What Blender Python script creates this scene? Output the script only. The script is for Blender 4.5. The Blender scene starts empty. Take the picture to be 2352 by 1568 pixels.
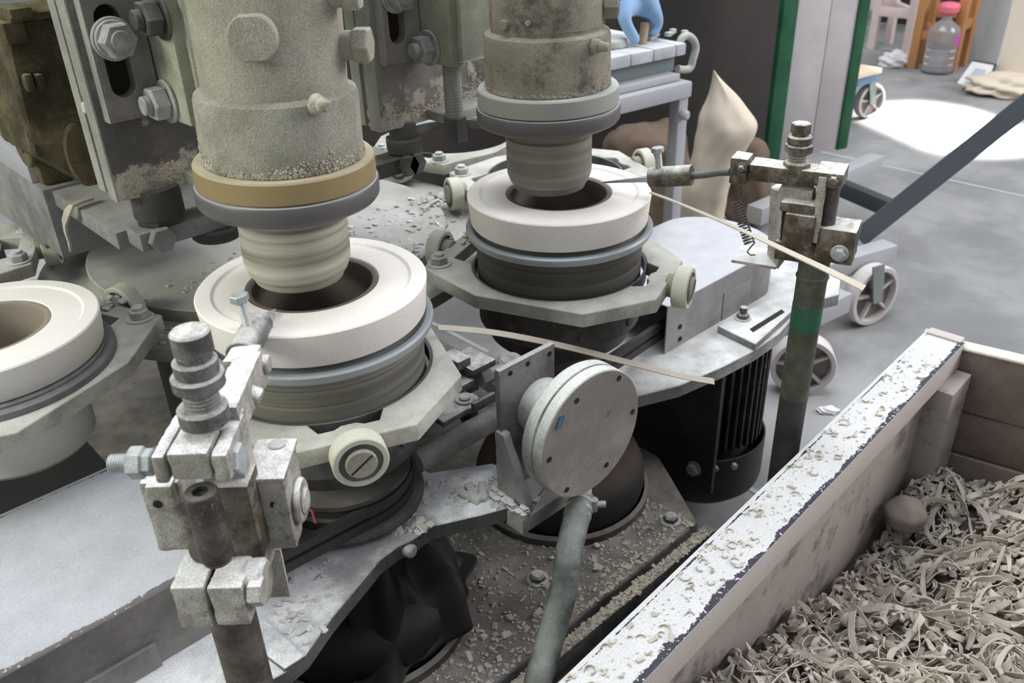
import bpy, bmesh, math, random
from mathutils import Vector, Matrix, Euler, noise as mnoise
random.seed(7)
R = math.radians
PI = math.pi
C = bpy.context.scene.collection

# ------------------------------------------------------------------ camera
# world frame = machine frame: X along the row of spindles, Y into the machine, Z up, metres
CAM = Vector((-.4054, -.7541, 1.08))
FPX = 1995.0
_a, _p, _r = R(42.314), .5156, -.0349
FH = Vector((math.sin(_a), math.cos(_a), 0))
RH = Vector((math.cos(_a), -math.sin(_a), 0))
FW = FH * math.cos(_p) - Vector((0, 0, math.sin(_p)))
UP0 = FH * math.sin(_p) + Vector((0, 0, math.cos(_p)))
RT = RH * math.cos(_r) + UP0 * math.sin(_r)
UP = -RH * math.sin(_r) + UP0 * math.cos(_r)
cd = bpy.data.cameras.new('camera'); cam = bpy.data.objects.new('camera', cd); C.objects.link(cam)
cd.sensor_width = 36; cd.lens = FPX / 2352 * 36; cd.clip_start = .02; cd.clip_end = 100
m = Matrix((RT, UP, -FW)).transposed().to_4x4(); m.translation = CAM
cam.matrix_world = m
cd.dof.use_dof = True; cd.dof.focus_distance = .98; cd.dof.aperture_fstop = 9
bpy.context.scene.camera = cam
sc = bpy.context.scene
sc.view_settings.view_transform = 'Standard'; sc.view_settings.look = 'None'
sc.view_settings.gamma = 1; sc.view_settings.use_curve_mapping = False
sc.view_settings.exposure = 0.0

# ------------------------------------------------------------------ world and lights
w = bpy.data.worlds.new('world'); sc.world = w; w.use_nodes = True
bg = w.node_tree.nodes['Background']; bg.inputs[0].default_value = (.82, .87, .95, 1); bg.inputs[1].default_value = .49

def area(name, loc, tgt, size, power, col=(1, 1, 1), sy=None, spread=180):
    d = bpy.data.lights.new(name, 'AREA'); o = bpy.data.objects.new(name, d); C.objects.link(o)
    o.location = loc; d.energy = power; d.color = col; d.size = size; d.spread = R(spread)
    if sy: d.shape = 'RECTANGLE'; d.size_y = sy
    o.rotation_euler = (Vector(tgt) - Vector(loc)).to_track_quat('-Z', 'Y').to_euler()
    return o
area('skylight', (.9, .9, 4.2), (.4, .2, .4), 3.2, 238, (.89, .945, 1.0), 4.5)
area('window_right', (4.5, -2.6, 2.8), (.4, 0, .5), 2.4, 185, (.98, .96, 1), 2.0)
area('window_left', (-3.2, .9, 2.4), (0, .1, .7), 1.6, 95, (.97, 1, .84), 1.4)
area('sunbeam', (5.0, -.2, 5.0), (3.42, .66, 0), .52, 60, (1, .97, .92), .20, 5)

# ------------------------------------------------------------------ pixel helpers (2352 x 1568 photograph -> points at their true distance)
def ray(px, py): return FW + RT * ((px - 1176) / FPX) + UP * ((784 - py) / FPX)
def PZ(px, py, z):
    d = ray(px, py); return CAM + d * ((z - CAM.z) / d.z)
def PD(px, py, t): return CAM + ray(px, py) * t
def PL(px, py, o, n):
    d = ray(px, py); return CAM + d * ((Vector(o) - CAM).dot(n) / d.dot(n))

class Frame:
    """upright local frame: r to the right, a away, z up"""
    def __init__(s, x, y, ang):
        a = R(ang); s.o = Vector((x, y, 0)); s.r = Vector((math.cos(a), math.sin(a), 0)); s.a = Vector((-math.sin(a), math.cos(a), 0))
        s.M = Matrix((s.r, s.a, (0, 0, 1))).transposed().to_4x4(); s.M.translation = s.o
    def T(s, px, py, a):
        p = PL(px, py, s.o + s.a * a, s.a); return (p - s.o).dot(s.r), p.z
    def fb(s, l, r, t, b, a):
        c = (l + r) / 2; mid = (t + b) / 2
        return s.T(l, mid, a)[0], s.T(r, mid, a)[0], s.T(c, b, a)[1], s.T(c, t, a)[1]

# ------------------------------------------------------------------ materials
MATS = {}
def mat(name, base, dust=(.72, .70, .67), top=0., mott=0., rough=.6, metal=0., scale=40., bump=.25, speck=0., speckc=(.85, .84, .82), var=.35, spec=.4, trans=0., dark=None, darka=0., tv=0.):
    mt = bpy.data.materials.new(name); mt.use_nodes = True; nt = mt.node_tree; N = nt.nodes; L = nt.links
    b = N['Principled BSDF']; b.inputs['Specular IOR Level'].default_value = spec
    geo = N.new('ShaderNodeNewGeometry'); sep = N.new('ShaderNodeSeparateXYZ'); L.new(geo.outputs['Normal'], sep.inputs[0])
    def noise(s, det=6, ro=.6):
        n = N.new('ShaderNodeTexNoise'); n.inputs['Scale'].default_value = s; n.inputs['Detail'].default_value = det; n.inputs['Roughness'].default_value = ro
        L.new(geo.outputs['Position'], n.inputs['Vector']); return n.outputs['Fac']
    def mr(src, a, b_, c, d, smooth=False):
        q = N.new('ShaderNodeMapRange'); q.inputs[1].default_value = a; q.inputs[2].default_value = b_; q.inputs[3].default_value = c; q.inputs[4].default_value = d
        if smooth: q.interpolation_type = 'SMOOTHSTEP'
        L.new(src, q.inputs[0]); return q.outputs[0]
    def ma(op, x, y):
        q = N.new('ShaderNodeMath'); q.operation = op; q.use_clamp = op == 'ADD'
        for i, v in enumerate((x, y)):
            if isinstance(v, (int, float)): q.inputs[i].default_value = v
            else: L.new(v, q.inputs[i])
        return q.outputs[0]
    def mix(f, x, y):
        q = N.new('ShaderNodeMix'); q.data_type = 'RGBA'
        if isinstance(f, (int, float)): q.inputs[0].default_value = f
        else: L.new(f, q.inputs[0])
        for i, v in ((6, x), (7, y)):
            if isinstance(v, tuple): q.inputs[i].default_value = (*v, 1)
            else: L.new(v, q.inputs[i])
        return q.outputs[2]
    n1 = noise(scale); n2 = noise(scale * .28, 8, .7)
    col = mix(mr(n2, .35, .65, 0, 1), tuple(c * (1 - var) for c in base), tuple(min(1, c * (1 + var * .35)) for c in base))
    if dark: col = mix(mr(noise(scale * .5, 9, .75), .52, .62, 0, darka), col, dark)
    fac = None
    if top or mott:
        f1 = ma('MULTIPLY', mr(sep.outputs[2], .3, .9, 0, top, True), mr(n1, .3, .62, .45, 1.1))
        if tv: f1 = ma('MULTIPLY', f1, mr(noise(7, 7, .6), .42, .56, 1 - tv, 1, True))
        f2 = ma('MULTIPLY', mr(n2, .42, .62, 0, 1, True), mott)
        fac = ma('ADD', f1, f2)
        col = mix(fac, col, dust)
    if name == 'slide_face':   # dried slip splashed over the foot of the slides
        sz = N.new('ShaderNodeSeparateXYZ'); L.new(geo.outputs['Position'], sz.inputs[0])
        hz = ma('ADD', mr(sz.outputs[2], .757, .815, .78, .0), mr(noise(24, 8, .7), .38, .64, -.35, .55))
        col = mix(mr(hz, .35, .62, 0, .9, True), col, S(196, 182, 168))
    if speck:
        sp = ma('MULTIPLY', mr(noise(1100, 2, .5), .70 - .09 * speck, .76 - .09 * speck, 0, 1), mr(noise(scale * 1.5, 4, .6), .4, .6, .2, 1))
        col = mix(sp, col, speckc)
    if bump:
        gq = N.new('ShaderNodeMix'); gq.data_type = 'RGBA'; gq.blend_type = 'MULTIPLY'; gq.inputs[0].default_value = min(.85, .25 + bump)
        L.new(col, gq.inputs[6]); gv = mr(noise(650, 3, .6), .32, .68, .62, 1.18); cb = N.new('ShaderNodeCombineColor')
        for k in range(3): L.new(gv, cb.inputs[k])
        L.new(cb.outputs[0], gq.inputs[7]); col = gq.outputs[2]
    L.new(col, b.inputs['Base Color'])
    rv = mr(n2, .3, .7, max(.05, rough - .1), min(1, rough + .12))
    if fac is not None:
        q = N.new('ShaderNodeMix'); L.new(fac, q.inputs[0]); L.new(rv, q.inputs[2]); q.inputs[3].default_value = .9; rv = q.outputs[0]
        L.new(ma('MULTIPLY', ma('SUBTRACT', 1.0, fac), metal), b.inputs['Metallic'])
    else: b.inputs['Metallic'].default_value = metal
    L.new(rv, b.inputs['Roughness'])
    if bump:
        bp = N.new('ShaderNodeBump'); bp.inputs['Strength'].default_value = bump; bp.inputs['Distance'].default_value = .002
        L.new(noise(480, 4, .7), bp.inputs['Height']); L.new(bp.outputs[0], b.inputs['Normal'])
    if trans: b.inputs['Transmission Weight'].default_value = trans
    MATS[name] = mt; return mt

def banded(name, c1, c2, sc_=70, rough=.55):
    """turned surface with fine circumferential clay bands (noise along the axis only)"""
    mt = bpy.data.materials.new(name); mt.use_nodes = True; nt = mt.node_tree; N = nt.nodes; L = nt.links; b = N['Principled BSDF']
    g = N.new('ShaderNodeNewGeometry'); mp = N.new('ShaderNodeMapping'); mp.inputs['Scale'].default_value = (2, 2, sc_); L.new(g.outputs['Position'], mp.inputs[0])
    n = N.new('ShaderNodeTexNoise'); n.inputs['Scale'].default_value = 1; n.inputs['Detail'].default_value = 5; n.inputs['Roughness'].default_value = .65; L.new(mp.outputs[0], n.inputs['Vector'])
    r = N.new('ShaderNodeValToRGB'); r.color_ramp.elements[0].position = .36; r.color_ramp.elements[0].color = (*c1, 1); r.color_ramp.elements[1].position = .64; r.color_ramp.elements[1].color = (*c2, 1)
    L.new(n.outputs['Fac'], r.inputs[0]); L.new(r.outputs[0], b.inputs['Base Color']); b.inputs['Roughness'].default_value = rough
    MATS[name] = mt; return mt

def S(r, g, b):  # sRGB 0-255 -> linear
    f = lambda c: (c / 255 / 12.92) if c / 255 <= .04045 else ((c / 255 + .055) / 1.055) ** 2.4
    return (f(r), f(g), f(b))
mat('plaster', S(241, 234, 226), var=.05, rough=.75, scale=14, bump=.05)
mat('clay_dark', S(112, 102, 93), var=.12, rough=.5, scale=20, bump=.05)
mat('clay_cup', S(150, 138, 124), var=.12, rough=.7, scale=20, bump=.08)
mat('wet_clay', S(190, 180, 164), var=.12, rough=.7, scale=40, bump=.1)
mat('carrier', S(172, 169, 155), S(208, 206, 198), .4, .35, .6, 0, 30, .25, dark=S(90, 92, 92), darka=.34)
mat('seat_grey', S(128, 128, 128), S(160, 160, 158), .2, .15, .4, .3, 40)
mat('liner', S(70, 70, 70), S(160, 160, 158), .3, .15, .5, .2, 40)
mat('nylon', S(206, 203, 186), S(190, 188, 176), 0, .3, .5, 0, 20, .1, var=.1) if True else mat('nylon', S(228, 224, 196), var=.1, rough=.45, scale=20, bump=.04)
mat('bearing', S(96, 97, 96), S(150, 148, 142), .3, .2, .5, .3, 60)
mat('bolt', S(165, 166, 162), S(205, 203, 198), .6, .3, .5, .25, 60, .3)
mat('zinc', S(190, 196, 196), S(215, 215, 212), .35, .15, .38, .6, 70, .2)
mat('dark_bolt', S(98, 96, 94), S(216, 213, 208), .85, .16, .55, .3, 90, .5, speck=.35)
mat('head', S(168, 164, 146), S(186, 178, 164), .3, .4, .85, 0, 60, .7, var=.16)
mat('sleeve', S(160, 157, 140), S(184, 179, 165), .5, .4, .85, 0, 90, .8, var=.2, dark=S(105, 104, 100), darka=.0)
mat('sleeve_worn', S(156, 148, 130), S(190, 182, 164), .5, .3, .85, 0, 40, .7, var=.2, dark=S(80, 80, 78), darka=.9)
mat('crust', S(196, 188, 166), S(222, 216, 200), .5, .5, .95, 0, 200, 1.0, var=.45)
mat('tan_collar', S(150, 132, 92), S(206, 198, 178), .7, .0, .42, 0, 12, 0, var=.1)  # pale upward rim is a painted highlight
mat('grey_collar', S(154, 156, 146), S(206, 206, 198), .7, .0, .45, 0, 12, 0, var=.08)  # pale upward rim is a painted highlight, as on the tan collar
mat('flange', S(98, 94, 93), S(206, 204, 204), .75, .0, .42, .1, 12, 0, var=.08)  # upward rim mixed paler, dust and edge highlight in one colour
mat('chuck', S(160, 164, 166), var=.06, rough=.38, scale=12, bump=0, metal=.3)
banded('chuck_drum', S(86, 84, 78), S(126, 122, 110))
banded('chuck_drum_dark', S(62, 59, 55), S(84, 79, 73))
banded('roller', S(118, 112, 100), S(186, 180, 164))
banded('roller_dark', S(106, 100, 92), S(142, 134, 122))
mat('slide', S(150, 150, 140), S(176, 175, 165), .4, .5, .6, 0, 30, .3, var=.2)
mat('slide_face', S(104, 99, 94), S(188, 178, 166), .5, .3, .6, .0, 26, .35, speck=.25)
mat('slot', S(40, 34, 28), var=.3, rough=.9, bump=.1)
mat('cover_plate', S(128, 122, 116), S(165, 160, 150), .4, .35, .55, .1, 24, .25)
mat('wing', S(166, 168, 148), S(186, 184, 168), .4, .35, .65, 0, 30, .3)
mat('cast', S(84, 74, 52), S(158, 148, 112), .9, .3, .9, 0, 50, .9, var=.4, speck=.15, speckc=S(150, 140, 104))
mat('arm', S(140, 140, 138), S(168, 166, 160), .55, .4, .6, .1, 30, .3, speck=.1)
mat('turntable', S(150, 148, 134), S(196, 194, 190), .6, .4, .85, 0, 11, .4, var=.25, dark=S(116, 112, 78), darka=.75)  # olive patches scattered by noise over the dusty base
mat('cover', S(174, 174, 178), S(216, 216, 218), .35, .0, .5, .0, 26, .12, var=.1, speck=.45, speckc=S(236, 236, 238))
mat('cover_worn', S(166, 166, 172), S(206, 206, 210), .35, .0, .5, .0, 26, .12, var=.1, speck=.45, speckc=S(236, 236, 238))
mat('cover_side_dark', S(126, 121, 118), S(160, 156, 152), .3, .3, .6, .1, 14, .2, var=.25, dark=S(84, 80, 78), darka=.5)
mat('cover_side', S(150, 146, 144), S(176, 174, 172), .3, .3, .6, .1, 22, .2, var=.25, dark=S(92, 88, 86), darka=.35)
mat('base', S(78, 77, 75), S(246, 246, 247), .95, .06, .75, .1, 16, .5, speck=.75, speckc=S(168, 166, 162), tv=.5)
mat('base_clean', S(140, 140, 136), S(222, 221, 218), .75, .25, .7, .1, 22, .3, speck=.2)
mat('dusted', S(166, 161, 150), S(242, 240, 238), 1.0, .22, .8, 0, 90, .6, var=.22, dark=S(84, 76, 68), darka=.6)
mat('rusty', S(88, 74, 57), S(226, 222, 214), .9, .16, .7, .1, 110, .45, var=.45, speck=.1, dark=S(44, 37, 30), darka=.85)
mat('shaft_dark', S(66, 58, 54), S(150, 146, 140), .5, .22, .5, .2, 60, .3, speck=.25)
mat('post_rust', S(84, 78, 72), S(140, 136, 128), .3, .35, .65, .1, 40, .35, dark=S(54, 44, 38), darka=.6)
mat('post_green', S(74, 80, 66), S(116, 116, 104), .3, .4, .7, 0, 34, .35, dark=S(58, 48, 42), darka=.7)
mat('post_band', S(46, 96, 74), var=.3, rough=.6, scale=60)
mat('post_dark', S(74, 72, 72), S(110, 108, 108), .2, .25, .6, .1, 30, .3)
mat('disc_face', S(136, 129, 123), S(166, 160, 152), .2, .5, .7, 0, 26, .25, var=.18, speck=.12, speckc=S(190, 186, 180))
mat('disc_side', S(168, 170, 162), S(222, 222, 218), .9, .35, .7, 0, 40, .4)
mat('red_wire', S(150, 70, 70), var=.3, rough=.5, bump=0)
mat('blue_chip', S(70, 110, 140), var=.2, rough=.6)
mat('hose', S(92, 96, 92), S(150, 152, 146), .35, .4, .6, 0, 50, .3, var=.3, dark=S(54, 56, 56), darka=.7)
mat('pipe', S(122, 120, 118), S(160, 158, 154), .5, .4, .7, 0, 40, .4)
mat('rubber', S(26, 25, 24), S(72, 58, 44), .2, .15, .55, 0, 22, .3, var=.5)
mat('rubber_rust', S(34, 32, 30), S(96, 76, 56), .42, .12, .7, 0, 40, .5, var=.4)
mat('black_cloth', S(24, 23, 23), S(58, 54, 52), .3, .1, .6, 0, 30, .2, var=.4)
mat('belt', S(62, 58, 57), var=.15, rough=.6, scale=20, bump=.05)
mat('dark_steel', S(76, 73, 70), S(140, 135, 128), .55, .3, .55, .2, 30, .3)
mat('flange_plate', S(112, 106, 104), S(196, 194, 192), .95, .25, .6, .1, 40, .4)
mat('dark_body', S(52, 50, 48), S(84, 82, 78), .3, .3, .6, .1, 24, .2)
mat('motor', S(58, 52, 50), S(150, 142, 140), .4, .28, .6, .1, 40, .4)
mat('bed', S(84, 82, 80), S(158, 150, 142), .55, .35, .8, .0, 34, .5, var=.4, speck=.55, speckc=S(176, 168, 158), dark=S(66, 96, 104), darka=.35)
mat('under', S(30, 29, 28), S(46, 45, 42), .5, .2, .8, 0, 14, .2)  # near-black, shade of the voids below the machine put into the colour
mat('white_rail', S(212, 211, 210), var=.08, rough=.8, scale=60, bump=.5)
mat('rail_side', S(196, 186, 178), S(190, 182, 174), .1, .3, .8, 0, 20, .25, var=.1)
mat('box_wall', S(166, 156, 148), var=.12, rough=.85, scale=24, bump=.2, dark=S(66, 58, 58), darka=.6)
mat('plank', S(120, 104, 98), S(152, 142, 128), .2, .45, .75, 0, 9, .3, var=.3, dark=S(84, 66, 68), darka=.55)
mat('plank_top', S(222, 216, 200), var=.15, rough=.8, scale=30, bump=.4, dark=S(170, 130, 80), darka=.4)
mat('shaving', S(184, 174, 162), var=.14, rough=.8, scale=30, bump=.1)
mat('clay_lump', S(146, 134, 124), var=.14, rough=.8, scale=40, bump=.2)
mat('shaving_base', S(88, 80, 72), var=.3, rough=.9, scale=60, bump=.5)
mat('curl', S(190, 180, 164), var=.14, rough=.8, scale=40, bump=.1)
mat('crumb', S(206, 202, 196), var=.15, rough=.85, scale=60, bump=.2)
mat('floor', S(140, 140, 139), S(170, 169, 167), .0, .5, .5, 0, 5, .12, var=.22)
mat('joint', S(186, 186, 184), var=.1, rough=.8)
mat('dark_panel', S(60, 55, 52), S(74, 68, 62), .0, .4, .6, 0, 8, .1, var=.2)
mat('green_paint', S(26, 92, 58), S(60, 110, 84), .1, .2, .45, 0, 20, .1)
mat('panel_steel', S(196, 190, 190), S(208, 202, 202), .0, .45, .42, .1, 7, .1, var=.2)
mat('grey_tube', S(176, 176, 178), var=.08, rough=.5, scale=10, bump=.05)
mat('dark_tube', S(66, 70, 72), var=.15, rough=.55, scale=10, bump=.05)
mat('handle', S(88, 94, 98), var=.1, rough=.5, scale=10, bump=.05)
mat('wheel', S(208, 200, 198), var=.1, rough=.6, scale=20, bump=.05)
mat('wheel_hub', S(132, 122, 114), S(170, 164, 156), .2, .4, .7, 0, 30, .1)
mat('wheel_brown', S(152, 118, 84), var=.2, rough=.6, scale=30, bump=.1)
mat('wheel_bracket', S(126, 138, 138), S(160, 160, 150), .2, .4, .6, 0, 20, .1)
mat('canvas', S(220, 206, 186), S(206, 188, 164), .0, .3, .9, 0, 10, .2, var=.1)
mat('canvas_dark', S(118, 100, 84), var=.15, rough=.9, scale=12, bump=.2)
mat('cart_top', S(200, 204, 206), S(222, 222, 220), .5, .4, .6, 0, 14, .2)
mat('cart_teal', S(118, 132, 132), var=.12, rough=.6, scale=14, bump=.1)
mat('cart_hook', S(176, 180, 172), S(196, 194, 186), .4, .4, .6, 0, 30, .2)
mat('glove', S(134, 172, 214), S(176, 198, 222), .0, .35, .7, 0, 18, .25, var=.14)
mat('pale_wood', S(226, 202, 178), var=.1, rough=.6, scale=10, bump=.05)
mat('pink_wood', S(232, 212, 206), var=.08, rough=.6, scale=10, bump=.05)
mat('orange_wood', S(190, 136, 86), var=.2, rough=.5, scale=9, bump=.05)
mat('bottle', (.92, .9, .92), var=.02, rough=.08, bump=0, trans=.85)
mat('pink', S(232, 116, 132), var=.1, rough=.5, bump=0)
mat('magenta', S(206, 90, 200), var=.1, rough=.5, bump=0)
mat('pale_board', S(206, 208, 208), var=.06, rough=.7, scale=4, bump=.05)
mat('cream_board', S(232, 218, 200), var=.05, rough=.8, scale=4, bump=.05)
mat('print_grey', S(190, 194, 200), var=.15, rough=.7, scale=12, bump=0)
mat('paper', S(232, 228, 226), var=.04, rough=.7, bump=0)
mat('green_leaf', S(70, 130, 60), var=.2, rough=.6)
mat('blue_edge', S(70, 100, 128), var=.2, rough=.6)
mat('stick', S(176, 152, 116), var=.15, rough=.7)
mat('slab_grey', S(196, 198, 190), var=.1, rough=.8)

# worn white rail: black chips along both long edges (object coordinates: y across the rail)
def worn(mt, half, edge=.010, col=(58, 56, 66)):
    nt = mt.node_tree; N = nt.nodes; L = nt.links; b = N['Principled BSDF']
    src = b.inputs['Base Color'].links[0].from_socket
    tc = N.new('ShaderNodeTexCoord'); sp = N.new('ShaderNodeSeparateXYZ'); L.new(tc.outputs['Object'], sp.inputs[0])
    def chain(op, x, y):
        q = N.new('ShaderNodeMath'); q.operation = op
        for i, v in enumerate((x, y)):
            if isinstance(v, (int, float)): q.inputs[i].default_value = v
            else: L.new(v, q.inputs[i])
        return q.outputs[0]
    g = N.new('ShaderNodeTexNoise'); g.inputs['Scale'].default_value = 18 if edge > .0095 else 9; g.inputs['Detail'].default_value = 9; g.inputs['Roughness'].default_value = .75; L.new(tc.outputs['Object'], g.inputs['Vector'])
    g2 = N.new('ShaderNodeTexNoise'); g2.inputs['Scale'].default_value = 210; g2.inputs['Detail'].default_value = 4; L.new(tc.outputs['Object'], g2.inputs['Vector'])
    # distance from the chipped edge line (near edge, -half) and a thin one at +half
    d1 = chain('ADD', sp.outputs[1], half)
    m1 = chain('LESS_THAN', d1, chain('MULTIPLY', chain('SUBTRACT', g.outputs['Fac'], .34), edge * 3.6))
    d2 = chain('ABSOLUTE', chain('SUBTRACT', sp.outputs[1], half - .006), 0)
    m2 = chain('LESS_THAN', d2, chain('MULTIPLY', chain('SUBTRACT', g.outputs['Fac'], .46), .013))
    mk = chain('MULTIPLY', chain('MAXIMUM', m1, m2), chain('LESS_THAN', g2.outputs['Fac'], .62))
    ge = N.new('ShaderNodeNewGeometry'); sn = N.new('ShaderNodeSeparateXYZ'); L.new(ge.outputs['Normal'], sn.inputs[0])
    mk = chain('MULTIPLY', mk, chain('GREATER_THAN', sn.outputs[2], .5))
    q = N.new('ShaderNodeMix'); q.data_type = 'RGBA'; L.new(mk, q.inputs[0]); L.new(src, q.inputs[6]); q.inputs[7].default_value = (*S(*col), 1)
    L.new(q.outputs[2], b.inputs['Base Color'])

# ------------------------------------------------------------------ mesh builder
class MB:
    def __init__(s, M=None): s.bm = bmesh.new(); s.M = M or Matrix()
    def _fin(s, vs, M):
        T = s.M @ M if M is not None else s.M
        for v in vs: v.co = T @ v.co
    def box(s, x0, x1, y0, y1, z0, z1, bev=.0012, M=None):
        g = bmesh.ops.create_cube(s.bm, size=1)['verts']
        for v in g: v.co = Vector((x0 + (v.co.x + .5) * (x1 - x0), y0 + (v.co.y + .5) * (y1 - y0), z0 + (v.co.z + .5) * (z1 - z0)))
        if bev:
            es = list({e for v in g for e in v.link_edges})
            r = bmesh.ops.bevel(s.bm, geom=es, offset=bev, segments=2, affect='EDGES', profile=.6)
            g = list({v for f in r['faces'] for v in f.verts} | {v for v in g if v.is_valid})
        s._fin(g, M); return s
    def prism(s, loops, z0, z1, bev=.001, M=None):
        bm = s.bm; vs = []; es = []
        for lp in loops:
            vv = [bm.verts.new((x, y, z0)) for x, y in lp]; vs += vv
            es += [bm.edges.new((vv[i], vv[(i + 1) % len(vv)])) for i in range(len(vv))]
        if len(loops) == 1: fs = [bm.faces.new(vs)]
        else: fs = [f for f in bmesh.ops.triangle_fill(bm, use_beauty=True, use_dissolve=False, edges=es)['geom'] if isinstance(f, bmesh.types.BMFace)]
        r = bmesh.ops.extrude_face_region(bm, geom=fs)
        nv = [v for v in r['geom'] if isinstance(v, bmesh.types.BMVert)]
        for v in nv: v.co.z = z1
        allv = set(vs) | set(nv); fa = list({f for v in allv for f in v.link_faces})
        bmesh.ops.recalc_face_normals(bm, faces=fa)
        if bev:
            es = [e for e in {e for v in nv for e in v.link_edges} if len(e.link_faces) == 2 and e.calc_face_angle(0) > .6]
            r = bmesh.ops.bevel(bm, geom=es, offset=bev, segments=1, affect='EDGES')
            allv = {v for v in allv if v.is_valid} | {v for f in r['faces'] for v in f.verts}
        s._fin(allv, M); return s
    def lathe(s, prof, seg=64, M=None, closed=False):
        bm = s.bm; rings = []; allv = []
        for r, z in prof:
            if r < 1e-6: v = bm.verts.new((0, 0, z)); rings.append([v]); allv.append(v)
            else:
                vv = [bm.verts.new((r * math.cos(2 * PI * i / seg), r * math.sin(2 * PI * i / seg), z)) for i in range(seg)]
                rings.append(vv); allv += vv
        n = len(rings); fs = []
        for k in range(n if closed else n - 1):
            a, b = rings[k], rings[(k + 1) % n]
            for i in range(seg):
                j = (i + 1) % seg
                if len(a) == 1 and len(b) == 1: break
                if len(a) == 1: fs.append(bm.faces.new((a[0], b[i], b[j])))
                elif len(b) == 1: fs.append(bm.faces.new((a[i], a[j], b[0])))
                else: fs.append(bm.faces.new((a[i], a[j], b[j], b[i])))
        bmesh.ops.recalc_face_normals(bm, faces=fs)
        s._fin(allv, M); return s
    def cyl(s, p0, p1, r0, r1=None, seg=32, ch=0., M=None):
        p0 = Vector(p0); p1 = Vector(p1); d = p1 - p0; h = d.length; r1 = r0 if r1 is None else r1
        Q = d.to_track_quat('Z', 'Y').to_matrix().to_4x4(); Q.translation = p0
        pr = [(0, 0), (r0, 0), (r1, h), (0, h)] if not ch else [(0, 0), (r0 - ch, 0), (r0, ch), (r1, h - ch), (r1 - ch, h), (0, h)]
        return s.lathe(pr, seg, (M @ Q) if M is not None else Q)
    def hexn(s, p0, p1, r, M=None): return s.cyl(p0, p1, r, seg=6, ch=r * .1, M=M)
    def bolt(s, p0, n, rh, hh, wr=0., stud=0., M=None, sd=0.):
        """washer + hex head along n from p0, optional stud end"""
        p = Vector(p0); n = Vector(n).normalized()
        if wr: s.cyl(p, p + n * hh * .2, wr, seg=28, ch=.0006, M=M); p = p + n * hh * .2
        s.hexn(p, p + n * hh, rh, M=M); q = p + n * hh
        s.cyl(q - n * .0008, q + n * .0012, rh * .78, rh * .7, seg=24, M=M)
        if stud: s.cyl(q, q + n * stud, sd or rh * .52, seg=20, ch=.001, M=M)
        return s
    def thread(s, p0, p1, r, pitch=.0025, depth=.0012, seg=28, M=None):
        p0 = Vector(p0); p1 = Vector(p1); d = p1 - p0; h = d.length; n = max(3, int(h / pitch))
        Q = d.to_track_quat('Z', 'Y').to_matrix().to_4x4(); Q.translation = p0
        pr = [(0, 0)]
        for i in range(n): pr += [(r - depth, h * i / n), (r, h * (i + .5) / n)]
        pr += [(r - depth, h), (0, h)]
        return s.lathe(pr, seg, (M @ Q) if M is not None else Q)
    def tube(s, pts, r, seg=10, M=None, closed=False):
        bm = s.bm; P = [Vector(p) for p in pts]; n = len(P); rr = r if isinstance(r, (list, tuple)) else [r] * n
        t0 = (P[1] - P[0]).normalized(); up = t0.orthogonal().normalized(); rings = []; allv = []
        for i, p in enumerate(P):
            t = (P[min(i + 1, n - 1)] - P[max(i - 1, 0)]).normalized()
            up = (up - t * up.dot(t)); up = up.normalized() if up.length > 1e-6 else t.orthogonal().normalized()
            b = t.cross(up)
            vv = [bm.verts.new(p + (up * math.cos(2 * PI * k / seg) + b * math.sin(2 * PI * k / seg)) * rr[i]) for k in range(seg)]
            rings.append(vv); allv += vv
        fs = []
        for a, b in zip(rings, rings[1:]):
            for k in range(seg): fs.append(bm.faces.new((a[k], a[(k + 1) % seg], b[(k + 1) % seg], b[k])))
        fs.append(bm.faces.new(rings[0])); fs.append(bm.faces.new(rings[-1]))
        bmesh.ops.recalc_face_normals(bm, faces=fs); s._fin(allv, M); return s
    def ribbon(s, pts, ups, wd, th):
        bm = s.bm; P = [Vector(p) for p in pts]; n = len(P); rings = []
        for i, p in enumerate(P):
            t = (P[min(i + 1, n - 1)] - P[max(i - 1, 0)]).normalized(); u = Vector(ups[i]); u = (u - t * u.dot(t)).normalized(); b = t.cross(u)
            k = wd[i] if isinstance(wd, list) else wd
            rings.append([bm.verts.new(s.M @ (p + b * x * k / 2 + u * y * th / 2)) for x, y in ((-1, -1), (1, -1), (1, 1), (-1, 1))])
        for a, b in zip(rings, rings[1:]):
            for k in range(4): bm.faces.new((a[k], a[(k + 1) % 4], b[(k + 1) % 4], b[k]))
        bm.faces.new(rings[0][::-1]); bm.faces.new(rings[-1]); return s
    def quadbox(s, bottom, top):
        """hexahedron from 4 bottom + 4 top points"""
        b = [s.bm.verts.new(s.M @ Vector(p)) for p in bottom]; t = [s.bm.verts.new(s.M @ Vector(p)) for p in top]
        fs = [s.bm.faces.new(b), s.bm.faces.new(t)] + [s.bm.faces.new((b[i], b[(i + 1) % 4], t[(i + 1) % 4], t[i])) for i in range(4)]
        bmesh.ops.recalc_face_normals(s.bm, faces=fs); return s

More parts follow.
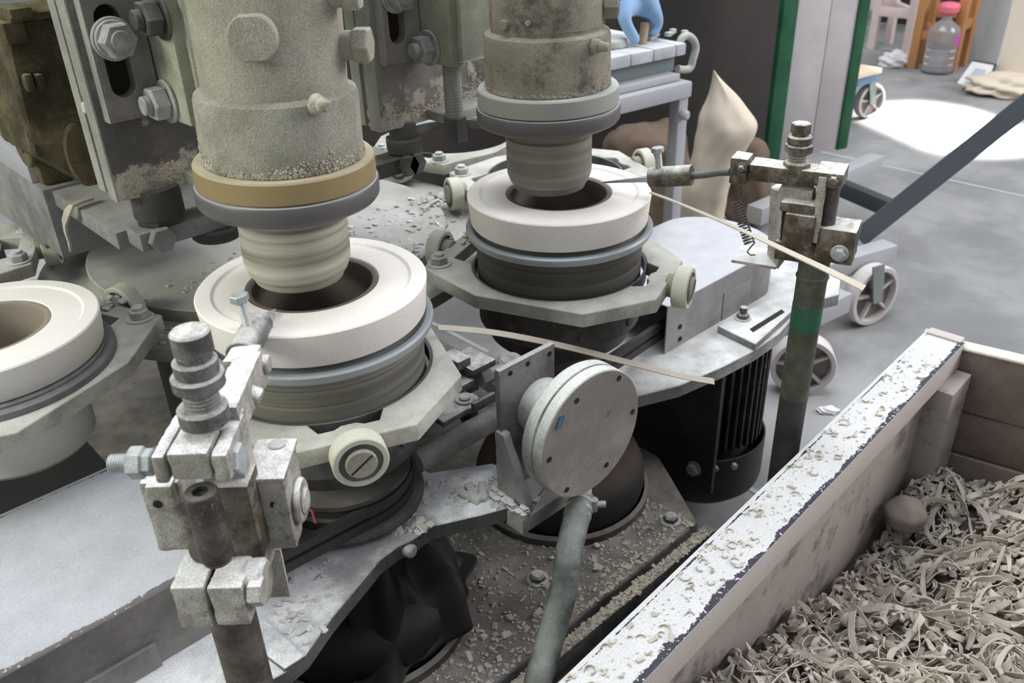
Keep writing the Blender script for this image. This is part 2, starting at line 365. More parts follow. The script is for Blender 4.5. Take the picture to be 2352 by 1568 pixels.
def build(name, mb, mt, parent=None, local=False, label=None, kind=None, ang=35, jit=0, cast=0, cells=.006):
    bm = mb.bm
    if cast:   # rough sand-cast skin: cut long edges, then push the surface in and out
        for _ in range(5):
            es = [e for e in bm.edges if e.calc_length() > cells]
            if not es: break
            bmesh.ops.subdivide_edges(bm, edges=es, cuts=1, use_grid_fill=True)
        bmesh.ops.triangulate(bm, faces=[f for f in bm.faces if len(f.verts) > 4]); bm.normal_update()
        off_ = [(v, v.normal * cast * (mnoise.noise(v.co * 70) * 1.1 + mnoise.noise(v.co * 190) * .6)) for v in bm.verts]
        for v, d_ in off_: v.co += d_
    if jit:
        for v in bm.verts: v.co += Vector((random.uniform(-1, 1), random.uniform(-1, 1), random.uniform(-1, 1))) * jit
    bm.normal_update()
    lim = R(ang)
    for f in bm.faces: f.smooth = True
    for e in bm.edges:
        if len(e.link_faces) == 2 and e.calc_face_angle(0) > lim: e.smooth = False
    me = bpy.data.meshes.new(name); o = bpy.data.objects.new(name, me); C.objects.link(o)
    if parent and not local:
        off = parent.location.copy(); q = parent.parent
        while q: off += q.location; q = q.parent
        for v in bm.verts: v.co -= off
    bm.to_mesh(me); bm.free(); me.materials.append(MATS[mt])
    if parent: o.parent = parent
    if label: o['label'] = label
    if kind: o['kind'] = kind
    return o

def thing(name, label, cat, loc=(0, 0, 0), group=None, rz=0):
    o = bpy.data.objects.new(name, None); C.objects.link(o); o.location = loc; o.empty_display_size = .02
    o.rotation_euler = (0, 0, rz); o['label'] = label; o['category'] = cat
    if group: o['group'] = group
    return o
def tag(o, label, cat, group=None, kind=None):
    o['label'] = label; o['category'] = cat
    if group: o['group'] = group
    if kind: o['kind'] = kind
    return o
def recenter(o, base=None):
    """move a single-mesh thing's origin to its own base"""
    vs = o.data.vertices; n = len(vs); c = sum((v.co for v in vs), Vector()) / n; c.z = min(v.co.z for v in vs)
    if base: c = Vector(base)
    for v in vs: v.co -= c
    o.location = c; return o
def dup(root, loc=None, rz=None, label=None):
    r = root.copy(); C.objects.link(r)
    if loc is not None: r.location = loc
    if rz is not None: r.rotation_euler = (0, 0, rz)
    if label: r['label'] = label
    for ch in root.children:
        c = ch.copy(); C.objects.link(c); c.parent = r
        for g in ch.children:
            d = g.copy(); C.objects.link(d); d.parent = c
    return r

RZ = .6894                      # top of a raised mould
ST = [(0., 0.), (.3727, 0.)]    # the two working spindles
TC = Vector((.1863, .4499, 0))  # turntable centre
TR = .487
def station(k):
    a = R(202.5 + 45 * k); return TC.x + TR * math.cos(a), TC.y + TR * math.sin(a), a
# ================================================================== the setting
fl = MB(); fl.box(-8, 14, -6, 12, -.05, 0, 0)
floor = build('floor', fl, 'floor', kind='structure')
for x in (-1.2, .8, 2.765, 4.75):
    j = MB(); j.box(x - .006, x + .006, -5.9, 11.9, 0, .0012, 0); build('floor_joint', j, 'joint', floor)
for y in (-2.4, 1.98, 4.2):
    j = MB(); j.box(-7.9, 13.9, y - .005, y + .005, 0, .0012, 0); build('floor_joint', j, 'joint', floor)

# ================================================================== machine bed under everything
t = thing('machine_bed', 'low dark machine bed strewn with clay crumbs, below the spindles', 'machine bed', (0, .3, 0))
b = MB(); b.box(-1.3, -.12, -.19, 1.25, .2, .2015, 0); build('void_shade', b, 'under', t)  # near-black sheet, paints the shade of the void left of the spindles
b = MB(); b.prism([[(-1.3, -.205), (.457, -.205), (.545, -.06), (.545, 1.3), (-1.3, 1.3)]], 0, .2, .003); build('bed_body', b, 'bed', t)
b = MB(); b.box(-1.3, .462, -.232, -.2145, .0, .2, .002); build('channel_lip', b, 'bed', t)
b = MB(); b.box(-1.3, .465, -.262, -.247, .0, .188, .002); build('front_rail', b, 'dark_steel', t)
b = MB(); b.box(-1.3, .457, -.2475, -.204, .0, .172, 0); build('channel_floor', b, 'under', t)
b = MB(); b.cyl((TC.x, TC.y + .05, .2), (TC.x, TC.y + .05, .53), .2, seg=48); build('centre_column', b, 'under', t)
p = PZ(1640, 1262, .14); b = MB(); b.lathe([(0, .0), (.034, 0), (.034, .125), (.031, .128), (.022, .128), (.02, .135), (.012, .136), (0, .136)], 40, Matrix.Translation((p.x, p.y, 0))); build('levelling_foot', b, 'base_clean', t)
for q in ((1540, 1195), (1235, 1330)):
    p = PZ(*q, .2); b = MB(); b.bolt((p.x, p.y, .2), (0, 0, 1), .011, .008, .016); build('bed_bolt', b, 'dark_bolt', t)

b = MB(); b.box(-.15, .22, .2, 1.0, 1.06, 1.4, .01); hs_ = build('shade_block', b, 'arm'); tag(recenter(hs_), 'added grey block above the frame, shading the turntable', 'housing')  # unseen block, added to keep overhead light off the turntable
# crumbs of dry clay: bed, base plates, turntable
def crumbs(name, label, n, fn, size, mt='crumb'):
    bm = bmesh.new()
    for _ in range(n):
        p = fn()
        if p is None: continue
        s = size * random.uniform(.4, 1.5) * (2.2 if random.random() < .06 else 1)
        M = Matrix.Translation(p + Vector((0, 0, s * .2))) @ Euler((random.uniform(-.5, .5), random.uniform(-.5, .5), random.uniform(0, 6))).to_matrix().to_4x4() @ Matrix.Diagonal((s * random.uniform(.7, 2.4), s, s * random.uniform(.25, .6), 1))
        for v in bmesh.ops.create_cube(bm, size=1, matrix=M)['verts']: v.co += Vector((random.uniform(-1, 1), random.uniform(-1, 1), random.uniform(-1, 1))) * s * .16
    me = bpy.data.meshes.new(name); bm.to_mesh(me); bm.free(); me.materials.append(MATS[mt])
    o = bpy.data.objects.new(name, me); C.objects.link(o); tag(o, label, 'clay crumbs', kind='stuff'); return o
def bedpt():
    x = random.uniform(.0, .45); y = -.2 + .3 * random.random() ** 1.6
    if (x - .3727) ** 2 + y * y < .0175 or x * x + y * y < .0175: return None
    return Vector((x, y, .2))
crumbs('clay_crumbs', 'dry clay crumbs scattered on the machine bed around the black drums', 1900, bedpt, .0027, 'curl')
crumbs('clay_crumbs', 'line of clay crumbs lying in the channel along the bed edge', 1500, lambda: Vector((random.uniform(-.05, .455), random.uniform(-.231, -.216), .2)), .0020, 'curl')

# ------------------------------------------------------------------ pneumatic drums under the spindles
for i, (sx, sy) in enumerate(ST):
    t = thing('rubber_drum', ('round black rubber drum with draped black cloth, under the nearer spindle', 'round black rusty rubber drum on the bed behind the disc housing')[i], 'drum', (sx, sy, .2), 'rubber drums under the spindles')
    b = MB(); b.lathe([(0, 0), (.138, 0), (.138, .012), (.132, .016)], 72, Matrix.Translation((sx, sy, .2))); build('drum_rim', b, 'dark_steel', t)
    b = MB(); b.lathe([(.127, .012), (.131, .03), (.130, .05), (.122, .07), (.104, .084), (.078, .092), (.062, .11), (.056, .176), (0, .176)], 72, Matrix.Translation((sx, sy, .2))); build('drum_body', b, 'rubber_rust' if i else 'rubber', t)
# black cloth folds over the nearer drum
t = MB(); bm = t.bm
pts = {}
NU, NV = 110, 44
for iu in range(NU):
    for iv in range(NV):
        a = R(-130) + R(150) * iu / (NU - 1); q = iv / (NV - 1)
        rr = .06 + .083 * q; fold = math.sin(a * 7 + q * 3.4) * .010 * (.25 + q) + math.sin(a * 15 + 1 + q * 5) * .0045 + math.sin(a * 4 - q * 9) * .004 + .004 * mnoise.noise(Vector((a * 5, q * 6, 2)))
        z = .374 - .16 * q ** 1.25 + fold * .6 + .018 * math.sin(q * 6 + a * 3)
        pts[iu, iv] = bm.verts.new(((rr + fold) * math.cos(a), (rr + fold) * math.sin(a), max(z, .228)))
for iu in range(NU - 1):
    for iv in range(NV - 1): bm.faces.new((pts[iu, iv], pts[iu + 1, iv], pts[iu + 1, iv + 1], pts[iu, iv + 1]))
o = build('black_cloth', t, 'black_cloth', ang=180); md = o.modifiers.new('thick', 'SOLIDIFY'); md.thickness = .003; md.offset = 1
tag(recenter(o), 'creased black cloth draped over the drum below the nearer base plate', 'cloth')

# ------------------------------------------------------------------ base plates that carry the spindles
ZB = .40
def bpz(l): return [(PZ(x, y, ZB).x, PZ(x, y, ZB).y) for x, y in l]
t = thing('base_plate', 'thick steel base plate thick with white dust, around the nearer spindle', 'base plate', (0, -.1, ZB))
out = bpz([(120, 1700), (440, 1660), (654, 1543), (701, 1504), (763, 1417), (839, 1326), (872, 1286), (915, 1254), (948, 1239), (991, 1208), (1100, 1183), (1225, 1150), (1255, 1110), (1130, 1063), (985, 1085)])
out += [(.10, .12), (-.3, .16), (-1.0, .16), (-1.0, -.33)]
b = MB(); b.prism([out], ZB - .02, ZB, .0012); pl = build('plate', b, 'base', t)
p = PZ(938, 1262, ZB - .012); b = MB(); b.cyl(p + Vector((-.004, .012, 0)), p + Vector((.002, -.008, 0)), .008, seg=20, ch=.002); build('edge_screw', b, 'bolt', t)
p = PZ(872, 1276, ZB - .012); b = MB(); b.cyl(p + Vector((-.004, .012, 0)), p + Vector((.0, -.004, 0)), .006, seg=20, ch=.002); build('edge_screw', b, 'bolt', t)
q = bpz([(560, 1395), (600, 1418), (702, 1511), (655, 1543), (560, 1470)])
b = MB(); b.prism([q], ZB, ZB + .004, .0008); build('shim_plate', b, 'base', t)
p = PZ(1212, 1150, ZB - .01); b = MB(); b.bolt(p, (.25, -1, 0), .0105, .016, 0); build('end_bolt', b, 'dark_bolt', t)
b = MB(); F0 = Frame(.14, -.17, 0); p = PZ(1262, 1158, ZB - .012); b.box(p.x - .05, p.x + .03, p.y - .005, p.y + .025, p.z - .014, p.z + .008); build('end_block', b, 'arm', t)

t = thing('base_plate', 'steel base plate with dusty top, over the finned motor', 'base plate', (.6, -.05, ZB))
out = bpz([(1395, 940), (1468, 908), (1560, 885), (1660, 842), (1735, 803), (1790, 765), (1818, 732), (1828, 700)])
x1 = .97; out = out + [(.90, -.155), (x1, -.12), (x1, .16), (.42, .16), (.30, .12), (.29, -.02)]
b = MB(); b.prism([out], ZB - .02, ZB, .0012); build('plate', b, 'base_clean', t)
b = MB(); q = [PZ(x, y, ZB + .012) for x, y in ((1648, 748), (1825, 655), (1845, 690), (1735, 790))]
b.prism([[(v.x, v.y) for v in q]], ZB, ZB + .012, .001); build('slotted_block', b, 'base_clean', t)
b = MB(); q = [PZ(x, y, ZB + .0128) for x, y in ((1722, 755), (1795, 710), (1802, 716), (1730, 762))]
b.prism([[(v.x, v.y) for v in q]], ZB + .0118, ZB + .0128, 0); build('slot', b, 'slot', t)
p = PZ(1706, 730, ZB + .012); b = MB(); b.bolt(p, (0, 0, 1), .010, .007, .014, .012, sd=.006); build('clamp_bolt', b, 'dark_bolt', t)
crumbs('clay_crumbs', 'small clay crumbs on the dusty base plate below the nearer spindle', 170, lambda: (lambda p: Vector((p.x, p.y, ZB)))(PZ(*random.choice(((random.uniform(960, 1180), random.uniform(1095, 1165)), (random.uniform(900, 985), random.uniform(1180, 1225)), (random.uniform(640, 760), random.uniform(1270, 1480)))), ZB)), .0036)
for k, q in enumerate(((1085, 1130), (1108, 1128), (1078, 1140))):
    p = PZ(*q, ZB + .003); b = MB(Matrix.Translation(p) @ Matrix.Rotation(R((70, 50, 100)[k]), 4, 'Z')); b.box(-.016, .016, -.0045, .0045, -.002, .003, .001)
    o = build('clay_chip', b, 'crumb', jit=.0006); tag(recenter(o), 'flat pale clay chip lying on the base plate beside the gusset', 'clay chip', 'clay chips by the gusset')

# ------------------------------------------------------------------ belt covers
def cover(name, label, x0, x1, y0, y1, z0, z1, rnd_right, open_left):
    t = thing(name, label, 'belt cover', ((x0 + x1) / 2, (y0 + y1) / 2, z0)); th = .002
    if rnd_right:
        rr = (y1 - y0) / 2; cx = x1 - rr * .75
        prof = [(x0, y0), (cx, y0)] + [(cx + rr * .75 * math.cos(a), (y0 + y1) / 2 + rr * math.sin(a)) for a in [R(-80 + 10 * i) for i in range(17)]] + [(cx, y1), (x0, y1)]
    else: prof = [(x0, y0), (x1, y0), (x1, y1), (x0, y1)]
    b = MB(); b.prism([prof], z1 - th, z1, .0008); build('top_sheet', b, 'cover' if rnd_right else 'cover_worn', t)
    n = len(prof); sk = MB(); rng = range(n - 1) if open_left else range(n)
    for i in rng:
        a, c = Vector((*prof[i], 0)), Vector((*prof[(i + 1) % n], 0)); d = (c - a).normalized(); nn = Vector((d.y, -d.x, 0)) * th
        sk.quadbox([(a.x, a.y, z0), (c.x, c.y, z0), (c.x - nn.x, c.y - nn.y, z0), (a.x - nn.x, a.y - nn.y, z0)], [(a.x, a.y, z1 - th), (c.x, c.y, z1 - th), (c.x - nn.x, c.y - nn.y, z1 - th), (a.x - nn.x, a.y - nn.y, z1 - th)])
    build('skirt', sk, 'cover_side' if rnd_right else 'cover_side_dark', t); return t
worn(MATS['cover_worn'], .114, .009, (104, 98, 96))
ta = cover('belt_cover', 'long grey sheet metal belt cover with dusty top, lower left', -1.05, -.135, -.081, .147, ZB, .484, False, False)
b = MB(); b.box(-.62, -.27, -.086, -.081, ZB + .001, ZB + .03, .001); build('patch_strip', b, 'cover_side_dark', ta)
p0 = PL(1527, 810, (0, -.065, 0), Vector((0, 1, 0))); 
tb = cover('belt_cover', 'grey sheet metal belt cover with rounded end, behind the raised right mould', p0.x + .0, .885, -.065, .145, ZB, .482, True, True)
for q in ((1562, 750), (1562, 778)):
    p = PL(*q, (0, -.0655, 0), Vector((0, 1, 0))); b = MB(); b.cyl(p, p + Vector((0, -.0008, 0)), .0042, seg=16); build('rivet_hole', b, 'slot', tb)
p1 = PL(1585, 690, (0, -.066, 0), Vector((0, 1, 0))); p2 = PL(1715, 655, (0, -.066, 0), Vector((0, 1, 0)))
b = MB(); b.box(PL(1662, 690, (0, -.066, 0), Vector((0, 1, 0))).x, PL(1720, 690, (0, -.066, 0), Vector((0, 1, 0))).x, -.0665, -.065, ZB + .002, ZB + .05, .0004); build('patch_strip', b, 'cover_side', tb)

# ------------------------------------------------------------------ turntable and mould carriers
t = thing('turntable', 'dust covered round turntable with olive patches in the middle of the machine', 'turntable', (TC.x, TC.y, .53))
M0 = Matrix.Translation((TC.x, TC.y, 0))
b = MB(); b.lathe([(0, .53), (.345, .53), (.345, .547), (.274, .547), (.274, .5645), (.272, .566), (0, .566)], 128, M0); build('table_disc', b, 'turntable', t)
def ttp():
    a = random.uniform(R(200), R(345)); r = random.uniform(.09, .33)
    z = .566 if r < .272 else .547
    return Vector((TC.x + r * math.cos(a), TC.y + r * math.sin(a), z))
crumbs('clay_crumbs', 'thin scatter of clay crumbs over the round turntable', 420, ttp, .0035, 'crumb')
def pile(px, py, z, n, sx, label):
    p = PZ(px, py, z); return crumbs('clay_scraps', label, n, lambda: Vector((p.x + random.gauss(0, sx), p.y + random.gauss(0, sx * .6), z + abs(random.gauss(0, .003)))), .0055)
pile(1000, 462, .5665, 46, .02, 'heap of clay scraps on the turntable by the far inner roller')
pile(1090, 545, .5905, 24, .012, 'clay scraps lying on the right carrier beside its inner roller')
pile(255, 695, .591, 30, .014, 'clay scraps lying on the left carrier beside its inner roller')

OCT = [(.155, -.063), (.155, .063), (.083, .132), (-.063, .132), (-.167, .083), (-.167, -.083), (-.063, -.132), (.083, -.132)]
def hole_loop():
    lp = []
    for i in range(96):
        a = 2 * PI * i / 96; x, y = .1185 * math.cos(a), .1185 * math.sin(a)
        if x > 0 and abs(y) < .036: x = .131 if abs(y) > .012 else .126
        if x < 0 and abs(y) < .044: x = -.142
        lp.append((x, y))
    return lp
def make_carrier(label):
    t = thing('mould_carrier', label, 'mould carrier', (0, 0, RZ - .1), 'mould carriers round the turntable')
    b = MB(); b.prism([OCT, hole_loop()], -.0185, 0, .0011); build('plate', b, 'carrier', t, True)
    b = MB(); b.lathe([(.1183, -.0185), (.1183, -.001), (.1155, -.001), (.1155, -.0185)], 80, closed=True); build('hole_liner', b, 'liner', t, True)
    for s, x0, dr in ((1, .155, 1), (-1, -.167, -1)):
        b = MB(); b.lathe([(.0215, -.010), (.0262, -.010), (.0275, -.0088), (.0275, .0088), (.0262, .010), (.0215, .010)], 48, Matrix.Translation((x0 + dr * .0175, 0, -.0092)) @ Matrix.Rotation(R(90), 4, 'Y'), closed=True)
        ty = build('outer_roller' if s > 0 else 'inner_roller', b, 'nylon', t, True)
        b = MB(); b.lathe([(.0105, -.0088), (.0216, -.0088), (.0216, .0080), (.0105, .0080)], 40, Matrix.Translation((x0 + dr * .0178, 0, -.0092)) @ Matrix.Rotation(R(90), 4, 'Y'), closed=True); build('bearing', b, 'bearing', ty, True)
        b = MB(); b.cyl((x0 - dr * .004, 0, -.0092), (x0 + dr * .0305, 0, -.0092), .0155, seg=32, ch=.0012); build('axle_pin', b, 'head', ty, True)
        if s > 0:
            b = MB(Matrix.Translation((x0 + .0306, 0, -.0092)) @ Matrix.Rotation(R(38), 4, 'X')); b.box(-.0004, .0006, -.0135, .0135, -.0008, .0008, 0); build('pin_slot', b, 'slot', ty, True)
    for y in (-.064, .064):
        b = MB(); b.cyl((-.150, y, 0), (-.150, y, .0022), .017, seg=32, ch=.0006); b.hexn((-.150, y, .002), (-.150, y, .0125), .0125); b.thread((-.150, y, .0125), (-.150, y, .0165), .0072, .002, .0006); build('carrier_bolt', b, 'bolt', t, True)
    return t
lab = {0: 'pale octagonal carrier plate with rollers, at left under the idle mould', 1: 'pale octagonal carrier plate round the nearest spinning mould', 2: 'pale octagonal carrier plate round the right spinning mould',
       3: 'octagonal carrier plate behind the right spindle, partly hidden', 4: 'carrier plate with an empty black hole, at the back between both heads', 7: 'carrier plate with two bolts at the far left edge'}
cr = None
for k in (1, 2, 0, 3, 4, 7):
    x, y, a = station(k)
    if k == 4: x += .03; y -= .062
    if cr is None: cr = make_carrier(lab[k]); o = cr
    else: o = dup(cr, label=lab[k])
    o.location = (x, y, RZ - .1); o.rotation_euler = (0, 0, a)
    if k == 4: o.rotation_euler = (0, 0, a - .08)
    if k == 7: o.location += Vector((.0, .045, 0))

# ------------------------------------------------------------------ moulds, clay cups, chucks
def mould(x, y, z, label, cup):
    t = thing('plaster_mould', label, 'mould', (x, y, z), 'plaster ring moulds')
    M = Matrix.Translation((x, y, z))
    pr = [(.0685, -.002), (.070, 0), (.101, -.0005), (.104, .0016), (.1185, .0012), (.12, -.0004), (.1166, -.034), (.115, -.0362), (.084, -.0362), (.081, -.06), (.079, -.150), (.074, -.156), (0, -.156), (0, -.12), (.05, -.118), (.0605, -.1), (.0685, -.05)]
    b = MB(); b.lathe(pr, 128, M); build('mould_body', b, 'plaster', t)
    c = MB(); c.lathe([(0, -.119), (.05, -.1175), (.0603, -.098), (.0684, -.05), (.0684, -.0012), (.066, -.0005), (.0628, -.0015), (.0612, -.006), (.0605, -.05), (.054, -.095), (.045, -.108), (0, -.11)], 96, M)
    o = build('clay_cup', c, 'clay_cup' if z < .66 else 'clay_dark'); tag(recenter(o), cup, 'clay cup', 'clay cups inside the moulds'); return t
mould(0, 0, RZ, 'white plaster ring mould spinning under the nearer roller head', 'brown clay cup lining the mould under the nearer roller head')
mould(.3727, 0, RZ, 'white plaster ring mould spinning under the far right roller head', 'brown clay cup lining the mould under the right roller head')
x0, y0, _ = station(0); mould(x0 + .001, y0 + .008, .637, 'idle white plaster mould sitting in the left carrier', 'brown clay cup inside the idle left mould')
b = MB(); b.lathe([(.0815, -.0025), (.1245, -.0025), (.1255, 0), (.1255, .0065), (.124, .008), (.116, .008), (.116, .010), (.0815, .010)], 112, Matrix.Translation((x0, y0, .5895 + .0005)), closed=True)
for v in b.bm.verts:
    if abs(v.co.z - (.59 - .0025)) < 1e-5: v.co.z = .59
o = build('mould_seat_ring', b, 'seat_grey'); tag(recenter(o), 'dark grey metal seat ring under the idle left mould', 'seat ring')

for i, (sx, sy) in enumerate(ST):
    M = Matrix.Translation((sx, sy, 0))
    t = thing('mould_chuck', ('grey spinning chuck with flange under the nearest mould', 'grey spinning chuck with flange under the right mould')[i], 'chuck', (sx, sy, .5), 'mould chucks')
    b = MB(); b.lathe([(.086, .644), (.1165, .644), (.1165, .6475), (.1215, .6475), (.1238, .6455), (.1238, .641), (.121, .6365), (.1135, .634), (.1135, .628), (.086, .628)], 112, M, closed=True); build('chuck_flange', b, 'chuck', t)
    b = MB(); b.lathe([(.1135, .634), (.114, .626), (.111, .622), (.111, .606), (.1095, .603), (.1105, .6), (.1105, .555), (.086, .555), (.086, .634)], 112, M, closed=True); build('chuck_drum', b, 'chuck_drum_dark' if i else 'chuck_drum', t)
    b = MB(); b.lathe([(0, .515), (.084, .515), (.084, .53), (0, .53)], 48, M); build('chuck_floor', b, 'under', t)
    t = thing('spindle_housing', ('dark drum shaped spindle housing under the nearest carrier', 'dark drum shaped spindle housing with bolts under the right carrier')[i], 'spindle housing', (sx, sy, ZB), 'spindle housings')
    b = MB(); b.lathe([(.112, .566), (.1115, .515), (.109, .512), (.104, .508), (.098, .49), (.094, .486), (.06, .484), (.06, .514), (.1, .518), (.106, .53), (.106, .566)], 96, M, closed=True); hs = build('housing_body', b, 'dark_steel', t)
    for k in range(9):
        a = R(200 + 20 * k); b = MB(); d = Vector((math.cos(a), math.sin(a), 0)); zz = .548 if k % 2 else .53
        q = Vector((sx, sy, zz)) + d * .1112; b.cyl(q, q + d * .003, .0062, seg=14, ch=.001); build('housing_bolt', b, 'dark_steel', hs)
    b = MB(); b.cyl((sx, sy, ZB + .001), (sx, sy, .515), .03, seg=32); build('spindle_shaft', b, 'dark_steel', t)
    b = MB(); b.lathe([(.03, .404), (.094, .404), (.095, .409), (.093, .413), (.078, .414), (.076, .424), (.080, .426), (.080, .429), (.076, .431), (.076, .443), (.082, .446), (.082, .452), (.03, .452)], 80, M, closed=True) if i == 0 else b.lathe([(.03, .404), (.062, .404), (.062, .412), (.054, .414), (.054, .443), (.062, .446), (.062, .452), (.03, .452)], 80, M, closed=True); build('pulley', b, 'dark_steel', t)
    for z in (.420, .437):
        r = .0795 if i == 0 else .0585; e_ = .045 if i == 0 else .03; x2 = -.6 if i == 0 else .72 - sx
        lp = [Vector((sx + x2, sy - e_, z))] + [Vector((sx + (r * math.cos(a) if i == 0 else -r * math.cos(a)), sy + r * math.sin(a), z)) for a in [R(-90 + 9 * k) for k in range(21)]] + [Vector((sx + x2, sy + e_, z))]
        b = MB(); b.ribbon(lp, [(0, 0, 1)] * len(lp), .008, .012); o = build('drive_belt', b, 'belt')
        tag(recenter(o, (sx, sy, z)), ('lower ' if z < .43 else 'upper ') + ('black drive belt running left from the nearer pulley', 'black drive belt running right under the far cover')[i], 'drive belt', ('drive belts of the nearer spindle', 'drive belts of the right spindle')[i])
# ================================================================== roller heads
OFF = Vector((-.0087, .0079, 0))
def cylhit(px, py, c, r):
    d = ray(px, py); o = CAM - Vector((c.x, c.y, 0)); A = d.x ** 2 + d.y ** 2; B = 2 * (o.x * d.x + o.y * d.y); D = B * B - 4 * A * (o.x ** 2 + o.y ** 2 - r * r)
    t = (-B - math.sqrt(max(D, 0))) / (2 * A); return CAM + d * t
KT = Vector((0, 0, 1)).cross(RH)
for i, (sx, sy) in enumerate(ST):
    ax = Vector((sx, sy, 0)) + OFF
    M = Matrix.Translation(ax + Vector((0, 0, .70))) @ Matrix.Rotation(R(1.9 if i == 0 else -.5), 4, KT) @ Matrix.Translation((0, 0, -.70))
    t = thing('roller_head', ('dusty beige roller head with round front bolt, over the nearest mould', 'brown stained roller head over the right mould')[i], 'roller head', (ax.x, ax.y, .70), 'roller heads')
    b = MB(M); b.lathe([(.067, .885), (.0672, .9), (.0690, 1.22), (0, 1.22)], 80); hb = build('head_body', b, 'head' if i == 0 else 'sleeve_worn', t)
    b = MB(M); b.lathe([(0, .828), (.0768, .828), (.0764, .86), (.0762, .886), (.0745, .8905), (.071, .8925), (.066, .8945), (0, .8945)], 96); build('sleeve', b, 'sleeve' if i == 0 else 'sleeve_worn', t)
    # crust of dried clay round the lower lip of the sleeve
    b = MB(M); bm = b.bm
    for _ in range(2600 if i == 0 else 1100):
        a = random.uniform(0, 2 * PI); z = .8288 + abs(random.gauss(0, (.0042 + .0025 * math.sin(a * 3)) if i == 0 else .0022)); rr = .0767
        s = random.uniform(.0005, .0015) * (1 if i == 0 else .75)
        bmesh.ops.create_icosphere(bm, subdivisions=1, radius=s, matrix=M @ Matrix.Translation((rr * math.cos(a), rr * math.sin(a), z)) @ Euler((random.random() * 3, random.random() * 3, 0)).to_matrix().to_4x4() @ Matrix.Diagonal((1, 1.5, .8, 1)))
    build('clay_crust', b, 'crust', t, kind='stuff')
    b = MB(M); b.lathe([(0, .8065), (.0872, .8065), (.0874, .809), (.0868, .8255), (.0855, .8272), (.08, .8275), (0, .8275)], 112); build('collar', b, 'tan_collar' if i == 0 else 'grey_collar', t)
    b = MB(M); b.lathe([(0, .7825), (.082, .7825), (.0868, .785), (.0893, .7885), (.0897, .8015), (.0885, .804), (.0855, .8048), (0, .8048)], 112); build('flange', b, 'flange', t)
    b = MB(M); b.lathe([(0, .762), (.0545, .762), (.0548, .7655), (.0518, .768), (.0512, .772), (.0525, .775), (.0527, .783), (0, .783)], 96); build('neck', b, 'roller' if i == 0 else 'roller_dark', t)
    b = MB(M); b.lathe([(0, .696), (.040, .697), (.0455, .6995), (.0468, .703), (.0475, .7065), (.0505, .7085), (.0540, .7185), (.0545, .724), (.0543, .763), (0, .763)], 112); build('roller', b, 'roller' if i == 0 else 'roller_dark', t)
    def out(px, py, r=.0672): 
        p = cylhit(px, py, ax + (RH * .0075 if i == 0 else Vector()), r); n = Vector((p.x - ax.x - (RH.x * .0075 if i == 0 else 0), p.y - ax.y - (RH.y * .0075 if i == 0 else 0), 0)).normalized(); return p, n
    if i == 0:
        p, n = out(583, 84); n = (n + (CAM - p).normalized() * .25).normalized()
        b = MB(); Q = n.to_track_quat('Z', 'Y').to_matrix().to_4x4(); Q.translation = p - n * .006
        lp = [(.0205 * math.cos(a), max(-.0185, min(.0185, .0205 * math.sin(a)))) for a in [2 * PI * k / 48 for k in range(48)]]
        b.prism([lp], 0, .020, .0015, Q); build('round_bolt', b, 'head', t)
        for px, py, s in ((788, 104, .9), (760, -14, .8)):
            p, n = out(px, py); n = (RH + FH * -.1).normalized(); p = p + n * -.006
            b = MB(); b.cyl(p, p + n * .017, .0145 * s, seg=28); b.hexn(p + n * .016, p + n * .032, .0185 * s); build('side_bolt', b, 'head', t)
        p, n = out(728, 240, .0766); n = (n + RH * .35).normalized()
        b = MB(); b.cyl(p - n * .003, p + n * .004, .0098, .0085, seg=18, ch=.002); b.cyl(p + n * .003, p + n * .014, .0065, .0055, seg=16, ch=.0015); build('grease_nipple', b, 'crust', t)
    else:
        p, n = out(1366, 106, .0766); n = (n + RH * .5).normalized()
        b = MB(); b.cyl(p - n * .003, p + n * .006, .0085, .008, seg=18, ch=.001); b.cyl(p + n * .005, p + n * .018, .0062, .005, seg=16, ch=.0015); build('grease_nipple', b, 'sleeve', t)
        # curved number plate screwed on the body
        b = MB(M); a0, _n = out(1133, 60); a1, _ = out(1222, 60)
        t0 = math.atan2(a0.y - ax.y, a0.x - ax.x); t1 = math.atan2(a1.y - ax.y, a1.x - ax.x)
        loop = [(.0692 * math.cos(t0 + (t1 - t0) * k / 12), .0692 * math.sin(t0 + (t1 - t0) * k / 12)) for k in range(13)] + [(.066 * math.cos(t1 + (t0 - t1) * k / 12), .066 * math.sin(t1 + (t0 - t1) * k / 12)) for k in range(13)]
        b.M = M; b.prism([loop], .8985, 1.1, .0006); build('cover_plate', b, 'sleeve_worn', t)
        for q in ((1160, 57), (1214, 53)):
            p, n = out(*q, .0694); b = MB(); b.cyl(p - n * .002, p + n * .0045, .0058 if q[0] < 1200 else .0032, seg=16, ch=.001); build('plate_screw', b, 'sleeve', t)
        for q in ((1283, -8), (1392, 12)):
            p, n = out(*q); n = (n + RH * (.8 if q[0] > 1300 else 0)).normalized(); b = MB(); b.bolt(p - n * .004, n, .016, .018, 0); build('side_bolt', b, 'sleeve', t)

    # -------------------------------------------------------------- vertical slide that carries the head
    dx = sx + (-.022 if i else 0); F = Frame(0, 0, 0)
    x0 = F.T(275, 465, .2)[0] + dx; zb = F.T(275, 465, .2)[1]; x1 = .085 + dx; zt = 1.058
    t = thing('slide_bracket', ('grey vertical slide with slotted cover plate, left of the nearest roller head', 'grey vertical slide between the two roller heads')[i], 'slide', ((x0 + x1) / 2, .22, zb), 'vertical slides')
    b = MB(); b.box(x0, x1, .2, .224, zb, zt, .0015); build('slide_front', b, 'slide_face', t)
    b = MB(); b.box(x0 + .004, x1, .2235, .237, zb + .001, zt, .0008); build('slide_groove', b, 'slide_face', t)
